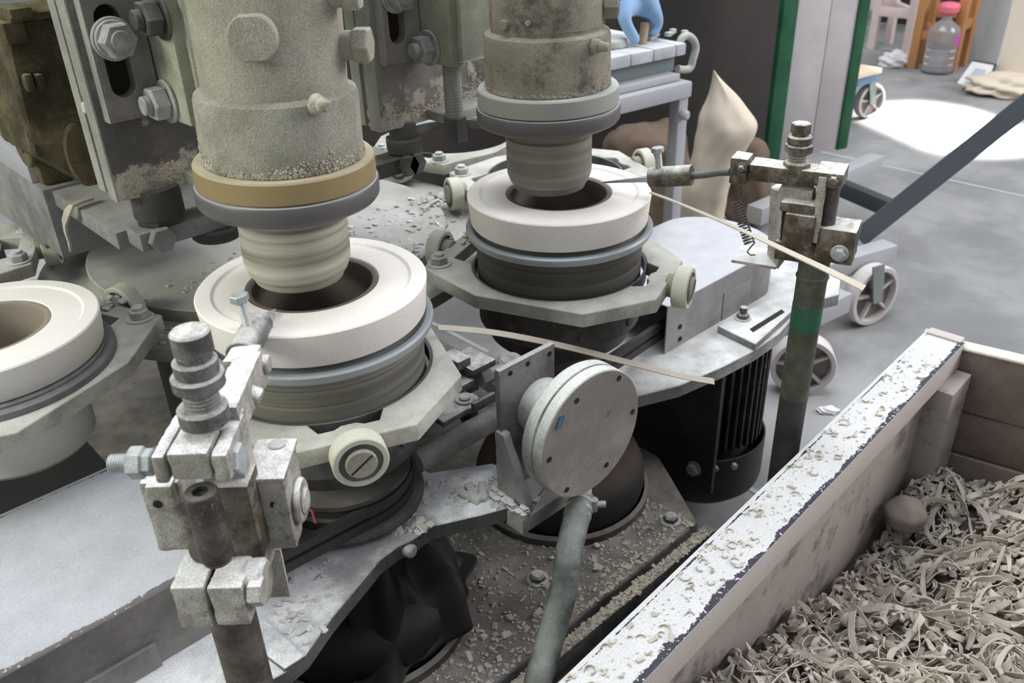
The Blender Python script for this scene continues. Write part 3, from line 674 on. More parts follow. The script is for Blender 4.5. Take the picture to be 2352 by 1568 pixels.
    b = MB(); b.box(x0 - .0005, x1, .2365, .258, zb + .002, zt, .0015); build('slide_rail', b, 'slide', t)
    b = MB(); b.box(x0 - .0022, x0 + .0002, .2, .223, zb, zt, .0006); build('side_strip', b, 'slide', t)
    b = MB(); b.box(x0 + .001, x0 + .006, .225, .236, zb + .11, zt, .001); build('gib_strip', b, 'slide', t)
    b = MB(); b.cyl((x0 + .002, .2303, zb + .092), (x0 + .002, .2303, zb + .104), .005, seg=14, ch=.002); build('clay_plug', b, 'crumb', t)
    cx0, cz = F.T(258, 285, .183); cx1, _ = F.T(380, 262, .183); cx0 += dx; cx1 += dx
    sx0, sz0 = F.T(279, 196, .183); sx1, sz1 = F.T(252, 40, .183); smid = (sx0 + sx1) / 2 + dx; sr = .0125
    slot = [(smid + sr * math.cos(a), sz0 + sr * math.sin(a)) for a in [R(180 + 12 * k) for k in range(16)]] + [(smid + sr * math.cos(a), sz1 + sr * math.sin(a)) for a in [R(12 * k) for k in range(16)]]
    MX = Matrix.Translation((0, .2, 0)) @ Matrix.Rotation(R(90), 4, 'X')
    b = MB(); b.prism([[(cx0, cz), (cx1, cz), (cx1, zt), (cx0, zt)], slot], 0, .017, .0012, MX); build('slotted_plate', b, 'cover_plate', t)
    b = MB(); b.box(cx0 - .0015, cx0, .1835, .2, cz, zt, .0004); build('plate_edge', b, 'slide', t)
    b = MB(); b.box(smid - .014, smid + .014, .1985, .2003, sz0 - .014, sz1 + .014, 0); build('slot', b, 'slot', t)
    bx, bz = F.T(258, 92, .175); b = MB(); b.cyl((smid, .1835, bz), (smid, .1795, bz), .0215, seg=36, ch=.001); b.cyl((smid, .1795, bz), (smid, .1765, bz), .019, seg=36, ch=.001); b.hexn((smid, .1765, bz), (smid, .160, bz), .0178); b.cyl((smid, .1605, bz), (smid, .158, bz), .0105, seg=24, ch=.001); build('slot_bolt', b, 'bolt', t)
    # wing plate that ties the head to the slide, its face to the left
    wx = cx1 + .001; pf = PL(440, 292, (wx - dx, 0, 0), Vector((1, 0, 0))); wz = pf.z
    b = MB(); b.box(wx, wx + .016, pf.y, .2, wz, zt, .002); build('wing_plate', b, 'wing', t)
    b = MB(); b.box(wx + .012, wx + .075, pf.y + .006, .12, wz + .006, zt, .003); build('wing_web', b, 'wing', t)
    for q in ((388, 232), (372, 38)):
        p = PL(*q, (wx - dx, 0, 0), Vector((1, 0, 0))); p.x += dx
        b = MB(); b.cyl((wx, p.y, p.z), (wx - .004, p.y, p.z), .0225, seg=32, ch=.001); b.hexn((wx - .004, p.y, p.z), (wx - .021, p.y, p.z), .0178); b.cyl((wx - .021, p.y, p.z), (wx - .029, p.y, p.z), .0098, seg=24, ch=.001); build('wing_bolt', b, 'dark_steel' if q[1] < 100 else 'bolt', t)
    rx, _ = F.T(1040, 200, .15); rx = rx - .3727 + sx + (.03 if i == 0 else 0); rz0 = F.T(1045, 330, .14)[1]; rz1 = F.T(1045, 292, .14)[1]
    b = MB(); b.thread((rx, .15, rz1 + .006), (rx, .15, wz + .002), .0125, .0042, .0008); build('lead_screw', b, 'slide', t)
    b = MB(); b.hexn((rx, .15, rz0), (rx, .15, rz1 + .012), .0165); build('screw_nut', b, 'dark_steel', t)
    b = MB(); b.box(x0 + .075, x1, .155, .2, zb + .002, zb + .016, .004); build('foot_ledge', b, 'slide', t)
    # dried clay heaped on the foot of the slide
    b = MB(); bm = b.bm
    for _ in range(1500):
        u_ = random.random(); p = Vector((x0 + .004 + (x1 - x0 - .02) * u_, .1998, zb + .001 + abs(random.gauss(0, .008 + .008 * u_)))); s = random.uniform(.0005, .0016)
        bmesh.ops.create_icosphere(bm, subdivisions=1, radius=s, matrix=Matrix.Translation(p) @ Matrix.Diagonal((1.6, .45, 1, 1)))
    build('clay_crust', b, 'crust', t, kind='stuff')

    # -------------------------------------------------------------- horizontal arm under the slide
    t = thing('support_arm', ('grey horizontal arm with bolted end block, under the left slide', 'grey horizontal arm with bolted end block, under the middle slide')[i], 'support arm', (dx, .4, .67), 'support arms')
    xb = F.T(972, 368, .196)[0] - .3727 + .022 if i else .13
    bl, bt_ = F.T(319, 540, .196); bb = F.T(323, 582, .196)[1]; al, at_ = F.T(265, 536, .247); ab = F.T(270, 577, .247)[1]
    b = MB(); b.box(al + dx, xb - .012 + dx, .247, .9, ab, at_, .002); build('arm_bar', b, 'arm', t)
    b = MB(); b.box((bl if i == 0 else xb - .16) + dx, xb + dx, .196, .236, bb, bt_, .002); build('end_block', b, 'dark_steel' if i else 'arm', t)
    b = MB(); b.box(-.06 + dx, xb - .03 + dx, .235, .2475, bb + .004, bt_ - .004, 0); build('spacer', b, 'arm', t)
    for bx in (F.T(368, 545, .196)[0], xb - .017):
        b = MB(); b.hexn((bx + dx, .1965, (bb + bt_) / 2), (bx + dx, .185, (bb + bt_) / 2), .0155); build('block_bolt', b, 'dark_steel' if i else 'arm', t)
    b = MB(); b.box(-.115 + dx, -.03 + dx, .55, 1.1, .6, .735, .004); build('arm_base', b, 'arm', t)
    kx, kz = F.T(372, 505, .215); kx += dx
    b = MB(); b.hexn((kx, .216, bt_ + .0005), (kx, .216, bt_ + (.022 if i else .012)), .027); b.cyl((kx, .216, bt_ + .01), (kx, .216, zb + .004), .019 if i else .028, seg=24); build('height_stop', b, 'dark_steel', t)
    if i == 0:
        p = (dx, .24, .668); b = MB(); b.cyl((p[0], .216, bb), (p[0], .216, bb - .016), .03, seg=36, ch=.003); build('under_boss', b, 'dark_steel', t)

# dark cast lever body at the far left, behind the slide
F = Frame(0, 0, 0); A_ = .36
def fp(px, py): return F.T(px, py, A_)
t = thing('cast_bracket', 'dark brown clay caked casting at the top left, behind the slide', 'bracket', (-.25, .4, .7))
poly = [fp(*q) for q in ((12, 60), (35, 52), (130, 40), (240, 40), (275, 420), (205, 428), (140, 392), (78, 362), (62, 300), (40, 210), (20, 130))]
b = MB(); b.prism([poly], 0, .12, .004, Matrix.Translation((0, A_ + .12, 0)) @ Matrix.Rotation(R(90), 4, 'X')); build('casting', b, 'cast', t, cast=.003, cells=.014)
x0, x1, z0, z1 = F.fb(18, 140, 20, 45, A_ - .01); b = MB(); b.box(x0, x1 + .05, A_ - .012, A_ + .1, z0, z1 - .004, .002); build('top_ledge', b, 'cast', t, cast=.0015, cells=.012)
x0, x1, z0, z1 = F.fb(22, 75, 18, 42, A_ - .02); b = MB(); b.box(x0, x1, A_ - .022, A_ + .03, z0, z1, .002); build('ledge_lip', b, 'cast', t)
x0, x1, z0, z1 = F.fb(10, 62, 50, 102, A_ - .008); b = MB(); b.box(x0, x1, A_ - .008, A_ + .05, z0, z1, .003); build('side_pad', b, 'cast', t)
for q in (66, 92):
    x0, x1, z0, z1 = F.fb(q - 11, q + 11, 168, 212, A_ - .006); b = MB(); b.box(x0, x1, A_ - .012, A_ + .02, z0, z1, .004); build('stub', b, 'cast', t)
x_, z_ = F.T(185, 355, A_ - .002); b = MB(); b.cyl((x_, A_, z_), (x_, A_ - .008, z_), .026, seg=30, ch=.003, M=Matrix.Translation((x_, 0, 0)) @ Matrix.Diagonal((.7, 1, 1.5, 1)) @ Matrix.Translation((-x_, 0, -z_ + z_ / 1.5))); build('boss', b, 'cast', t)
x_, z_ = F.T(188, 392, A_); b = MB(); b.cyl((x_, A_ + .01, z_ + .02), (x_, A_ + .01, z_ - .014), .009, seg=18, ch=.002); build('peg', b, 'cast', t)
b = MB(); b.box(-.112, -.045, .47, .53, .7125, .83, .006); build('foot', b, 'cast', t)
# far left hinge arm
t = thing('hinge_arm', 'grey hinged arm with a bolt hole at the left frame edge', 'support arm', (-.2, .6, .6))
b = MB(); b.box(-.118, -.03, .46, 1.15, .615, .712, .003); build('arm_beam', b, 'arm', t)
p = PL(8, 295, (-.118, 0, 0), Vector((1, 0, 0))); b = MB(); b.box(-.1185, -.06, p.y - .06, p.y + .14, .712, .745, .003); build('arm_cap', b, 'cover', t)
p = PL(58, 330, (-.118, 0, 0), Vector((1, 0, 0))); b = MB(); b.cyl((-.116, p.y, p.z), (-.124, p.y, p.z), .03, seg=30, ch=.002); b.cyl((-.123, p.y, p.z), (-.126, p.y, p.z), .01, seg=18); build('hinge_pin', b, 'cast', t)
b = MB(); b.box(-1.2, -.12, .80, .83, .2015, .612, .003); o = build('dark_filler', b, 'dark_tube'); tag(recenter(o), 'added dark grey sheet filling the dark gap behind the machine, far left', 'panel')  # added dark sheet, covers the bright floor in the gap
# strip of clay hanging over the left arm
pts = [PZ(212, 455, .7145), PZ(185, 463, .7145), PZ(165, 472, .7145)] + [PL(x, y, (-.1205, 0, 0), Vector((1, 0, 0))) for x, y in ((154, 490), (148, 512), (152, 535), (159, 555), (163, 577))]
b = MB(); b.ribbon(pts, [(0, 0, 1)] * 2 + [(-.5, 0, .8)] + [(-1, 0, 0)] * 5, [.009, .01, .011, .011, .010, .009, .007, .003], .003)
o = build('clay_strip', b, 'wet_clay'); tag(recenter(o), 'curved strip of pale clay hanging over the left arm', 'clay strip')

# ================================================================== trimming tool 1 (nearest)
F1 = Frame(-.225, -.195, -42.31)
t = thing('trimming_tool', 'white dusted trimming tool on a brown post, in front of the nearest mould', 'trimming tool', (-.225, -.195, 0), 'trimming tools')
def B1(name, mt, l, r, tp, bt, a, dep, bev=.0025, jit=.0, dz=0):
    x0, x1, z0, z1 = F1.fb(l, r, tp, bt, a); b = MB(F1.M); b.box(x0, x1, a, a + dep, z0 + dz, z1, bev); return build(name, b, mt, t, jit=jit, cast=.0011 if mt == 'dusted' and dep > .01 else 0)
pr, _ = F1.T(552, 1480, 0)
b = MB(F1.M); b.cyl((pr, 0, .2015), (pr, 0, .60), .0195, seg=48); build('post', b, 'post_rust', t)
B1('clamp_jaw', 'dusted', 402, 479, 1350, 1443, -.045, .04)
B1('clamp_jaw', 'dusted', 486, 566, 1350, 1438, -.045, .04)
x0, x1, z0, z1 = F1.fb(402, 566, 1350, 1440, -.045); b = MB(F1.M); b.box(x0 + .004, x1 - .002, -.006, .03, z0, z1 - .001, .003); build('clamp_body', b, 'dusted', t, cast=.001)
b = MB(F1.M); zc = (z0 + z1) / 2 + .004; b.cyl((x1 - .004, -.022, zc), (x1 + .012, -.022, zc), .0185, seg=28, ch=.003); b.hexn((x1 + .002, -.036, zc + .003), (x1 + .013, -.036, zc + .003), .012); build('clamp_bolt', b, 'dusted', t)
s0 = F1.T(461, 1128, -.03); s1 = F1.T(498, 1277, -.03)
b = MB(F1.M); b.lathe([(0, s1[1] - .003), (.0108, s1[1] - .003), (.0128, s1[1] + .002), (.0128, s0[1] - .002), (.0115, s0[1]), (.006, s0[1]), (.0052, s0[1] - .004), (0, s0[1] - .005)], 40, Matrix.Translation((s0[0] * .5 + s1[0] * .5, -.03, 0))); build('guide_shaft', b, 'shaft_dark', t)
B1('back_plate', 'rusty', 505, 588, 1118, 1290, -.010, .03)
b = MB(F1.M); b.box(.000, .034, .0, .03, .56, .71, .003); build('core_block', b, 'dusted', t)
B1('switch_box', 'dusted', 578, 667, 1104, 1262, .012, .05, .004)
x0, x1, z0, z1 = F1.fb(578, 667, 1104, 1262, .012)
b = MB(F1.M); b.box(x0 - .002, x1 + .0015, .010, .065, z1 - .001, z1 + .0035, .0025); lid = build('box_lid', b, 'dusted', t, cast=.0007)
p = PZ(636, 1022, z1 + .0035); b = MB(); b.cyl(p, p + Vector((0, 0, .0022)), .0072, seg=24, ch=.0008); build('lid_screw', b, 'bolt', t)
b = MB(F1.M); hx, hz = F1.T(630, 1160, .0115); b.cyl((hx, .0125, hz), (hx, .0115, hz), .0036, seg=18); build('screw_hole', b, 'slot', t)
b = MB(F1.M); b.cyl((x1, .036, (z0 + z1) / 2 - .004), (x1 + .006, .036, (z0 + z1) / 2 - .004), .0195, seg=30, ch=.002); b.cyl((x1 + .006, .036, (z0 + z1) / 2 - .004), (x1 + .009, .036, (z0 + z1) / 2 - .004), .012, .010, seg=24, ch=.001); build('side_cap', b, 'dusted', t)
b = MB(F1.M); zc_ = (z0 + z1) / 2 - .012
for k in range(3): b.tube([(x1 + .006, .03 + .003 * k, zc_ + .004), (x1 + .012, .03 + .002 * k, zc_ - .002 * k), (x1 + .013 + .001 * k, .026, zc_ - .008 - .001 * k)], .0004, 6)
build('wire_ends', b, 'red_wire', t)
B1('mount_tab', 'dusted', 604, 655, 1262, 1372, .035, .004, .001)
B1('side_block', 'dusted', 340, 430, 1108, 1266, .018, .035, .003)
B1('side_block_pad', 'dusted', 337, 400, 1118, 1178, .010, .03, .003)
x_, z_ = F1.T(362, 1158, .0095); b = MB(F1.M); b.cyl((x_, .0105, z_), (x_, .0092, z_), .0038, seg=16); build('screw_hole', b, 'slot', t)
B1('clevis_block', 'dusted', 386, 484, 1042, 1105, -.032, .05, .004)
B1('clevis_fork', 'dusted', 352, 383, 1050, 1112, -.032, .056, .003)
B1('clevis_fork', 'dusted', 487, 526, 1046, 1106, -.032, .056, .003)
zc = F1.T(320, 1062, -.012)[1]
xs = [F1.T(q, 1062, -.012)[0] for q in (253, 298, 334, 352)]
b = MB(F1.M); b.thread((xs[0], -.012, zc), (xs[1] + .003, -.012, zc), .0072, .0018, .0006); build('pivot_stud', b, 'zinc', t)
b = MB(F1.M); b.hexn((xs[1], -.012, zc), (xs[2], -.012, zc), .0125); b.hexn((xs[2] - .001, -.012, zc), (xs[3] + .001, -.012, zc), .0105); build('pivot_nut', b, 'zinc', t)
xr = [F1.T(q, 1050, -.012)[0] for q in (524, 556)]
b = MB(F1.M); b.hexn((xr[0], -.012, zc), (xr[1], -.012, zc), .0128); build('pivot_head', b, 'zinc', t)
# adjusting bolt stack
def stk(F, cx0, cx1, a, rows, mt, t):
    zb_, zt_ = rows[0][1], rows[-1][2]
    for nm, z0, z1, r, kind in rows:
        xa = cx0 + (cx1 - cx0) * ((z0 + z1) / 2 - zb_) / (zt_ - zb_); b = MB(F.M)
        if kind == 't': b.thread((xa, a, z0), (xa, a, z1), r, .0027, .0009)
        elif kind == 'h': b.hexn((xa, a, z0), (xa, a, z1), r)
        else: b.cyl((xa, a, z0), (xa, a, z1), r, seg=36, ch=.0016)
        build(nm, b, mt, t)
zz = lambda py: F1.T(455, py, -.002)[1]
stk(F1, .0145, .0195, -.002, [('stop_collar', zz(968), zz(930), .0183, 'r'), ('adjusting_thread', zz(934), zz(884), .0130, 't'), ('lock_nut', zz(888), zz(856), .0187, 'r'), ('thin_nut', zz(856), zz(822), .0158, 'r'), ('bolt_shank', zz(824), zz(806), .0125, 'r'), ('bolt_head', zz(810), zz(757), .0140, 'r')], 'dark_bolt', t)
# swinging arm, holder, knife
p0 = F1.T(545, 985, .015); p1 = F1.T(548, 830, .125)
b = MB(F1.M); b.quadbox([(.008, .012, .700), (.036, .012, .700), (.024, .128, .672), (.000, .128, .672)], [(.010, .012, .7215), (.034, .012, .7215), (.022, .128, .703), (.002, .128, .703)]); build('swing_arm', b, 'dusted', t, cast=.0016)
b = MB(F1.M); b.box(-.008, .020, .112, .142, .678, .7035, .004); build('arm_knuckle', b, 'dusted', t, cast=.0014)
b = MB(F1.M); b.cyl((.020, .128, .690), (.028, .128, .690), .0085, seg=24, ch=.0015); build('knuckle_screw', b, 'dusted', t)
b = MB(F1.M); b.cyl((.016, .07, .7), (.034, .07, .69), .009, seg=20, ch=.002); build('arm_boss', b, 'dusted', t)
n0 = F1.T(560, 806, .148); n1 = F1.T(594, 742, .198)
h0 = Vector((n0[0], .142, n0[1])); h1 = Vector((n1[0], .20, n1[1])); hd = (h1 - h0).normalized()
b = MB(F1.M); b.cyl(h0, h1, .0135, seg=40, ch=.0015); b.cyl(h0 - hd * .003, h0 + hd * .005, .0142, seg=40, ch=.001); hold = build('knife_holder', b, 'dark_bolt', t)
q0 = F1.T(569, 742, .172); q1 = F1.T(552, 690, .172)
b = MB(F1.M); c0 = Vector((q0[0], .172, q0[1] - .006)); c1 = Vector((q1[0], .172, q1[1])); cdn = (c1 - c0).normalized(); b.thread(c0, c1, .0042, .0016, .0006); b.hexn(c1 - cdn * .001, c1 + cdn * .0065, .0088); build('set_screw', b, 'zinc', t)
kz = RZ + .0035
kq = [PZ(580, 730, kz), PZ(634, 709, kz), PZ(617, 752, kz), PZ(590, 775, kz)]
b = MB(); b.quadbox([(p.x, p.y, kz - .001) for p in kq], [(p.x, p.y, kz + .0005) for p in kq]); build('knife_blade', b, 'zinc', t)

# ================================================================== trimming tool 2 (right)
F2 = Frame(.513, -.295, -70)
t2 = thing('trimming_tool', 'brown stained trimming tool on a green post, right of the right mould', 'trimming tool', (.513, -.295, 0), 'trimming tools')
def B2(name, mt, l, r, tp, bt, a, dep, bev=.002, jit=0):
    x0, x1, z0, z1 = F2.fb(l, r, tp, bt, a); b = MB(F2.M); b.box(x0, x1, a, a + dep, z0, z1, bev); return build(name, b, mt, t2, jit=jit, cast=.0007, cells=.008)
zA, zB_, zC = F2.T(1855, 690, 0)[1], F2.T(1848, 770, 0)[1], F2.T(1812, 905, 0)[1]
for nm, mt, z0, z1 in (('post', 'post_green', zA, .66), ('post_band', 'post_band', zB_ + .012, zA - .004), ('post_lower', 'post_green', zC, zA), ('post_foot', 'post_dark', 0, zC)):
    b = MB(F2.M); b.cyl((0, 0, z0), (0, 0, z1), .0186 if nm == 'post_band' else .0182 if nm != 'post_foot' else .0178, seg=40); build(nm, b, mt, t2)
b = MB(F2.M); zq = F2.T(1862, 632, 0)[1]; b.lathe([(.0185, zq - .004), (.0198, zq), (.0185, zq + .003)], 40); build('post_weld', b, 'post_green', t2)
B2('clamp_block', 'rusty', 1872, 1963, 528, 606, -.022, .045, .002)
B2('clamp_base', 'rusty', 1778, 1874, 560, 602, -.020, .045, .002)
p = F2.T(1928, 583, -.024); b = MB(F2.M); b.bolt((p[0], -.022, p[1]), (0, -1, 0), .0075, .006, .0105); build('clamp_bolt', b, 'zinc', t2)
B2('lower_block', 'rusty', 1797, 1868, 494, 572, -.030, .045, .003)
B2('upper_block', 'rusty', 1790, 1872, 468, 490, -.028, .045, .003)
B2('top_block', 'dusted', 1786, 1866, 436, 470, -.012, .035, .003)
x0, x1, z0, z1 = F2.fb(1757, 1796, 436, 596, .005)
b = MB(F2.M); b.quadbox([(x0 + .006, .012, z0), (x1 + .006, -.022, z0), (x1 + .01, .03, z0), (x0 + .012, .03, z0)], [(x0, .012, z1), (x1, -.012, z1), (x1 + .006, .03, z1), (x0 + .004, .03, z1)]); build('side_cheek', b, 'dusted', t2)
q = [F2.T(*v, .0) for v in ((1690, 575), (1790, 600))]
b = MB(F2.M); b.box(q[0][0], q[1][0], -.02, .03, q[1][1] - .003, q[1][1] + .001, .0008); build('spring_shelf', b, 'dusted', t2)
B2('core_block', 'dusted', 1790, 1872, 440, 596, .0, .03, .002)
B2('upright_plate', 'dusted', 1868, 1888, 406, 560, -.026, .04, .0015)
p0 = F2.T(1899, 425, -.006); p1 = F2.T(1892, 545, -.006)
b = MB(F2.M); b.cyl((p1[0], -.004, p1[1]), (p1[0], -.004, p0[1] + .01), .0100, seg=28); build('guide_rod', b, 'shaft_dark', t2)
B2('arm_bar', 'rusty', 1717, 1872, 386, 424, -.018, .032, .0018)
B2('arm_end', 'rusty', 1868, 1936, 398, 432, -.024, .044, .0018)
p = F2.T(1914, 416, -.026); b = MB(F2.M); b.bolt((p[0], -.024, p[1]), (0, -1, 0), .0058, .004, .008); build('end_screw', b, 'rusty', t2)
B2('knuckle', 'rusty', 1675, 1716, 364, 424, -.022, .03, .0025)
p = F2.T(1702, 388, -.023); b = MB(F2.M); b.bolt((p[0], -.022, p[1]), (0, -1, 0), .005, .003, .007); build('knuckle_screw', b, 'rusty', t2)
def L2(px, py, a): r, z = F2.T(px, py, a); return Vector((r, a, z))
b = MB(F2.M); b.tube([L2(1676, 395, -.008), L2(1650, 396, -.008), L2(1620, 401, -.008), L2(1585, 404, -.008)], .0045, 16); build('arm_rod', b, 'bearing', t2)
b = MB(F2.M); b.cyl(L2(1589, 402, -.008), L2(1493, 408, -.008), .0128, seg=36, ch=.001); build('knife_holder', b, 'rusty', t2)
c0, c1 = L2(1515, 392, -.008), L2(1511, 350, -.008); b = MB(F2.M); b.thread(c0, c1, .0045, .0018, .0005); d = (c1 - c0).normalized(); b.hexn(c1, c1 + d * .0065, .0082); build('set_screw', b, 'zinc', t2)
ka, kb = L2(1496, 411, -.008), L2(1385, 419, -.004)
b = MB(F2.M); b.quadbox([ka + Vector((0, -.004, -.003)), kb + Vector((0, -.0008, -.0006)), kb + Vector((0, .0008, -.0006)), ka + Vector((0, .004, -.003))], [ka + Vector((0, -.004, .004)), kb + Vector((0, -.0008, .0008)), kb + Vector((0, .0008, .0008)), ka + Vector((0, .004, .004))]); build('knife_blade', b, 'zinc', t2)
zz2 = lambda py: F2.T(1834, py, -.004)[1]
cx = F2.T(1830, 380, -.004)[0]
stk(F2, cx, cx - .001, -.004, [('stop_nut', zz2(391), zz2(370), .0155, 'h'), ('adjusting_thread', zz2(373), zz2(346), .0105, 't'), ('lock_nut', zz2(351), zz2(330), .0158, 'h'), ('thin_nut', zz2(330), zz2(310), .0135, 'r'), ('bolt_shank', zz2(312), zz2(302), .0095, 'r'), ('bolt_head', zz2(306), zz2(281), .0112, 'h')], 'rusty', t2)
# tension spring
s0, s1, s2, s3 = L2(1700, 428, -.012), L2(1690, 462, -.016), L2(1722, 560, -.018), L2(1735, 585, -.012)
pts = [s0, L2(1703, 448, -.013)]; n = 15 * 14; dr = (s2 - s1); e1 = dr.normalized().cross(Vector((0, 1, 0))).normalized(); e2 = dr.normalized().cross(e1)
for k in range(n + 1):
    f = k / n; g = 2 * PI * 15 * f; pts.append(s1 + dr * f + (e1 * math.cos(g) + e2 * math.sin(g)) * .0062)
pts += [L2(1722, 570, -.016), L2(1716, 578, -.014), L2(1724, 586, -.012), s3]
b = MB(F2.M); b.tube(pts, .0009, 6); build('tension_spring', b, 'dark_steel', t2)

# ================================================================== disc housing with hose
cc = Vector((.1967, -.2213, .5027)); Rd = .0791
t = thing('disc_housing', 'grey round flat housing with screw holes on a square flange, in front centre', 'housing', (.2, -.15, ZB))
Q = Matrix.Translation(cc) @ Matrix.Rotation(R(-1.5), 4, 'Z') @ Matrix.Rotation(R(90), 4, 'X')   # local +z -> -Y
b = MB(Q); b.lathe([(0, -.0145), (Rd - .001, -.0145), (Rd, -.0135), (Rd, -.001), (Rd - .0012, 0), (0, 0)], 112); fc = build('front_lid', b, 'disc_side', t)
b = MB(Q); b.lathe([(0, 0), (Rd - .0018, 0), (Rd - .0018, .0006), (0, .0006)], 112); build('lid_face', b, 'disc_face', t)
b = MB(Q); b.lathe([(0, -.036), (Rd - .008, -.036), (Rd - .002, -.033), (Rd + .0005, -.029), (Rd + .0005, -.0165), (Rd - .003, -.015), (0, -.015)], 112); build('housing_shell', b, 'disc_side', t)
for q in ((1422, 868), (1325, 920), (1262, 1055), (1302, 1124), (1393, 1067), (1453, 945)):
    p = PL(*q, cc + Vector((0, -.0008, 0)), Vector((-.026, -1, 0)).normalized()); b = MB(); b.cyl(p, p + Vector((0, -.0007, 0)), .0034, seg=16); build('screw_hole', b, 'slot', t)
for q, s in (((1287, 972), .006), ((1396, 950), .004)):
    p = PL(*q, cc + Vector((0, -.0008, 0)), Vector((0, -1, 0))); b = MB(Matrix.Translation(p) @ Matrix.Rotation(.5, 4, 'Y')); b.box(-s * .5, s * .5, -.0004, .0004, -s, s * 1.3, 0); build('paint_chip', b, 'blue_chip', t, jit=.0008)
b = MB(Q); b.lathe([(0, -.088), (.034, -.088), (.035, -.086), (.035, -.062), (.031, -.059), (.031, -.036), (0, -.036)], 64); build('hub', b, 'disc_side', t)
py_ = cc.y + .088
Pq = lambda x, y: PL(x, y, (0, py_, 0), Vector((0, 1, 0)))
c1, c2, c3 = Pq(1146, 848), Pq(1274, 794), Pq(1140, 1000)
b = MB(); b.box(c1.x, c2.x, py_, py_ + .008, ZB + .002, (c1.z + c2.z) / 2, .0012); build('flange_plate', b, 'flange_plate', t)
for q in ((1172, 857), (1212, 835), (1262, 812)):
    p = Pq(*q); b = MB(); b.cyl(p + Vector((0, .0002, 0)), p + Vector((0, -.0006, 0)), .0032, seg=16); build('screw_hole', b, 'slot', t)
gx = c1.x - .004
b = MB(); b.prism([[(-.126, ZB), (-.126, .492), (-.140, .492), (-.176, .408), (-.176, ZB)]], 0, .011, .001, Matrix.Translation((gx, 0, 0)) @ Matrix(((0, 0, 1, 0), (1, 0, 0, 0), (0, 1, 0, 0), (0, 0, 0, 1)))); build('gusset', b, 'arm', t, cast=.0007)
b = MB(); p = PZ(1150, 1140, ZB); bm = b.bm
for k in range(60): bmesh.ops.create_icosphere(bm, subdivisions=1, radius=random.uniform(.002, .0058), matrix=Matrix.Translation((gx - .002 + random.uniform(-.008, .002), -.122 - .054 * random.random(), ZB + abs(random.gauss(0, .003)))) @ Matrix.Diagonal((1, 1.4, .8, 1)))
build('clay_fillet', b, 'base_clean', t, kind='stuff')
b = MB(); b.cyl((cc.x, cc.y + .018, cc.z - Rd + .006), (cc.x + .002, cc.y + .018, cc.z - Rd - .03), .0140, .0135, seg=32); build('outlet_spout', b, 'disc_side', t)
hp = [Vector((cc.x + .002, cc.y + .016, cc.z - Rd - .022))] + [PD(*q) for q in ((1308, 1260, .985), (1296, 1350, .98), (1275, 1430, .975), (1252, 1510, .965), (1232, 1590, .95))]
e = hp[-1]; hp += [e + Vector((-.035, -.02, -.10)), Vector((e.x - .06, e.y - .03, .03))]
def smooth(P, n=6):
    out = []
    for i in range(len(P) - 1):
        a, b_, c, d = P[max(i - 1, 0)], P[i], P[i + 1], P[min(i + 2, len(P) - 1)]
        for k in range(n):
            u = k / n; out.append(.5 * ((2 * b_) + (c - a) * u + (2 * a - 5 * b_ + 4 * c - d) * u * u + (3 * b_ - a - 3 * c + d) * u ** 3))
    return out + [P[-1]]
b = MB(); b.tube(smooth(hp), .0156, 28); o = build('suction_hose', b, 'hose'); tag(recenter(o, hp[-1]), 'grey rubber hose running down from the round disc housing', 'hose')
b = MB(); d = (hp[1] - hp[0]).normalized()
for k in (.008, .018, .027): b.cyl(hp[0] + d * k, hp[0] + d * (k + .0035), .0164, seg=36, ch=.0006)
sp = hp[0] + d * .012 + RH * .0165; b.cyl(sp, sp + RH * .014, .0042, seg=14); b.cyl(sp + Vector((0, 0, -.008)), sp + Vector((0, 0, .008)), .005, seg=12)
o = build('hose_clamp', b, 'bolt'); tag(recenter(o), 'metal hose clamp with screw at the top of the grey hose', 'hose clamp')

# ------------------------------------------------------------------ toggle latch and pipe between the spindles
Ft = Frame(.10, -.085, 0)
t = thing('toggle_latch', 'dusty steel toggle latch with bolts, left of the square flange', 'latch', (.13, -.06, .45))
def BT(name, mt, l, r, tp, bt, a, dep, bev=.0015, rot=0):
    x0, x1, z0, z1 = Ft.fb(l, r, tp, bt, a); b = MB(Ft.M); b.box(x0, x1, a, a + dep, z0, z1, bev); return build(name, b, mt, t)
BT('latch_bracket', 'dark_bolt', 1085, 1140, 838, 852, -.012, .045)
BT('bracket_web', 'dark_steel', 1078, 1100, 846, 900, -.004, .03)
BT('bracket_foot', 'dark_bolt', 1055, 1092, 880, 896, -.01, .04)
BT('bracket_arm', 'dark_bolt', 1052, 1082, 826, 846, .0, .03)
b = MB(Ft.M); q = Ft.T(1172, 826, .02); b.cyl((q[0], .02, q[1] - .022), (q[0], .02, q[1] + .004), .0165, seg=28, ch=.004); build('latch_knob', b, 'dark_bolt', t)
b = MB(Ft.M); q = Ft.T(1118, 866, .0); b.hexn((q[0] - .009, .004, q[1]), (q[0] + .006, .004, q[1]), .0125); b.thread((q[0] + .005, .004, q[1] - .002), (q[0] + .03, .004, q[1] - .004), .0085, .0022, .0007); build('latch_screw', b, 'bolt', t)
q = PZ(1068, 925, .47)
b = MB(Matrix.Translation(q)); lp = [(.019 * math.cos(a), .019 * math.sin(a)) for a in [R(-120 + 12 * k) for k in range(21)]] + [(-.05, .012), (-.05, -.018)]
b.prism([lp], -.004, .004, .0012); b.cyl((0, 0, .003), (0, 0, .007), .0125, seg=28, ch=.001); b.cyl((0, 0, .006), (0, 0, .0105), .0075, seg=20, ch=.0015); build('latch_lever', b, 'dark_bolt', t)
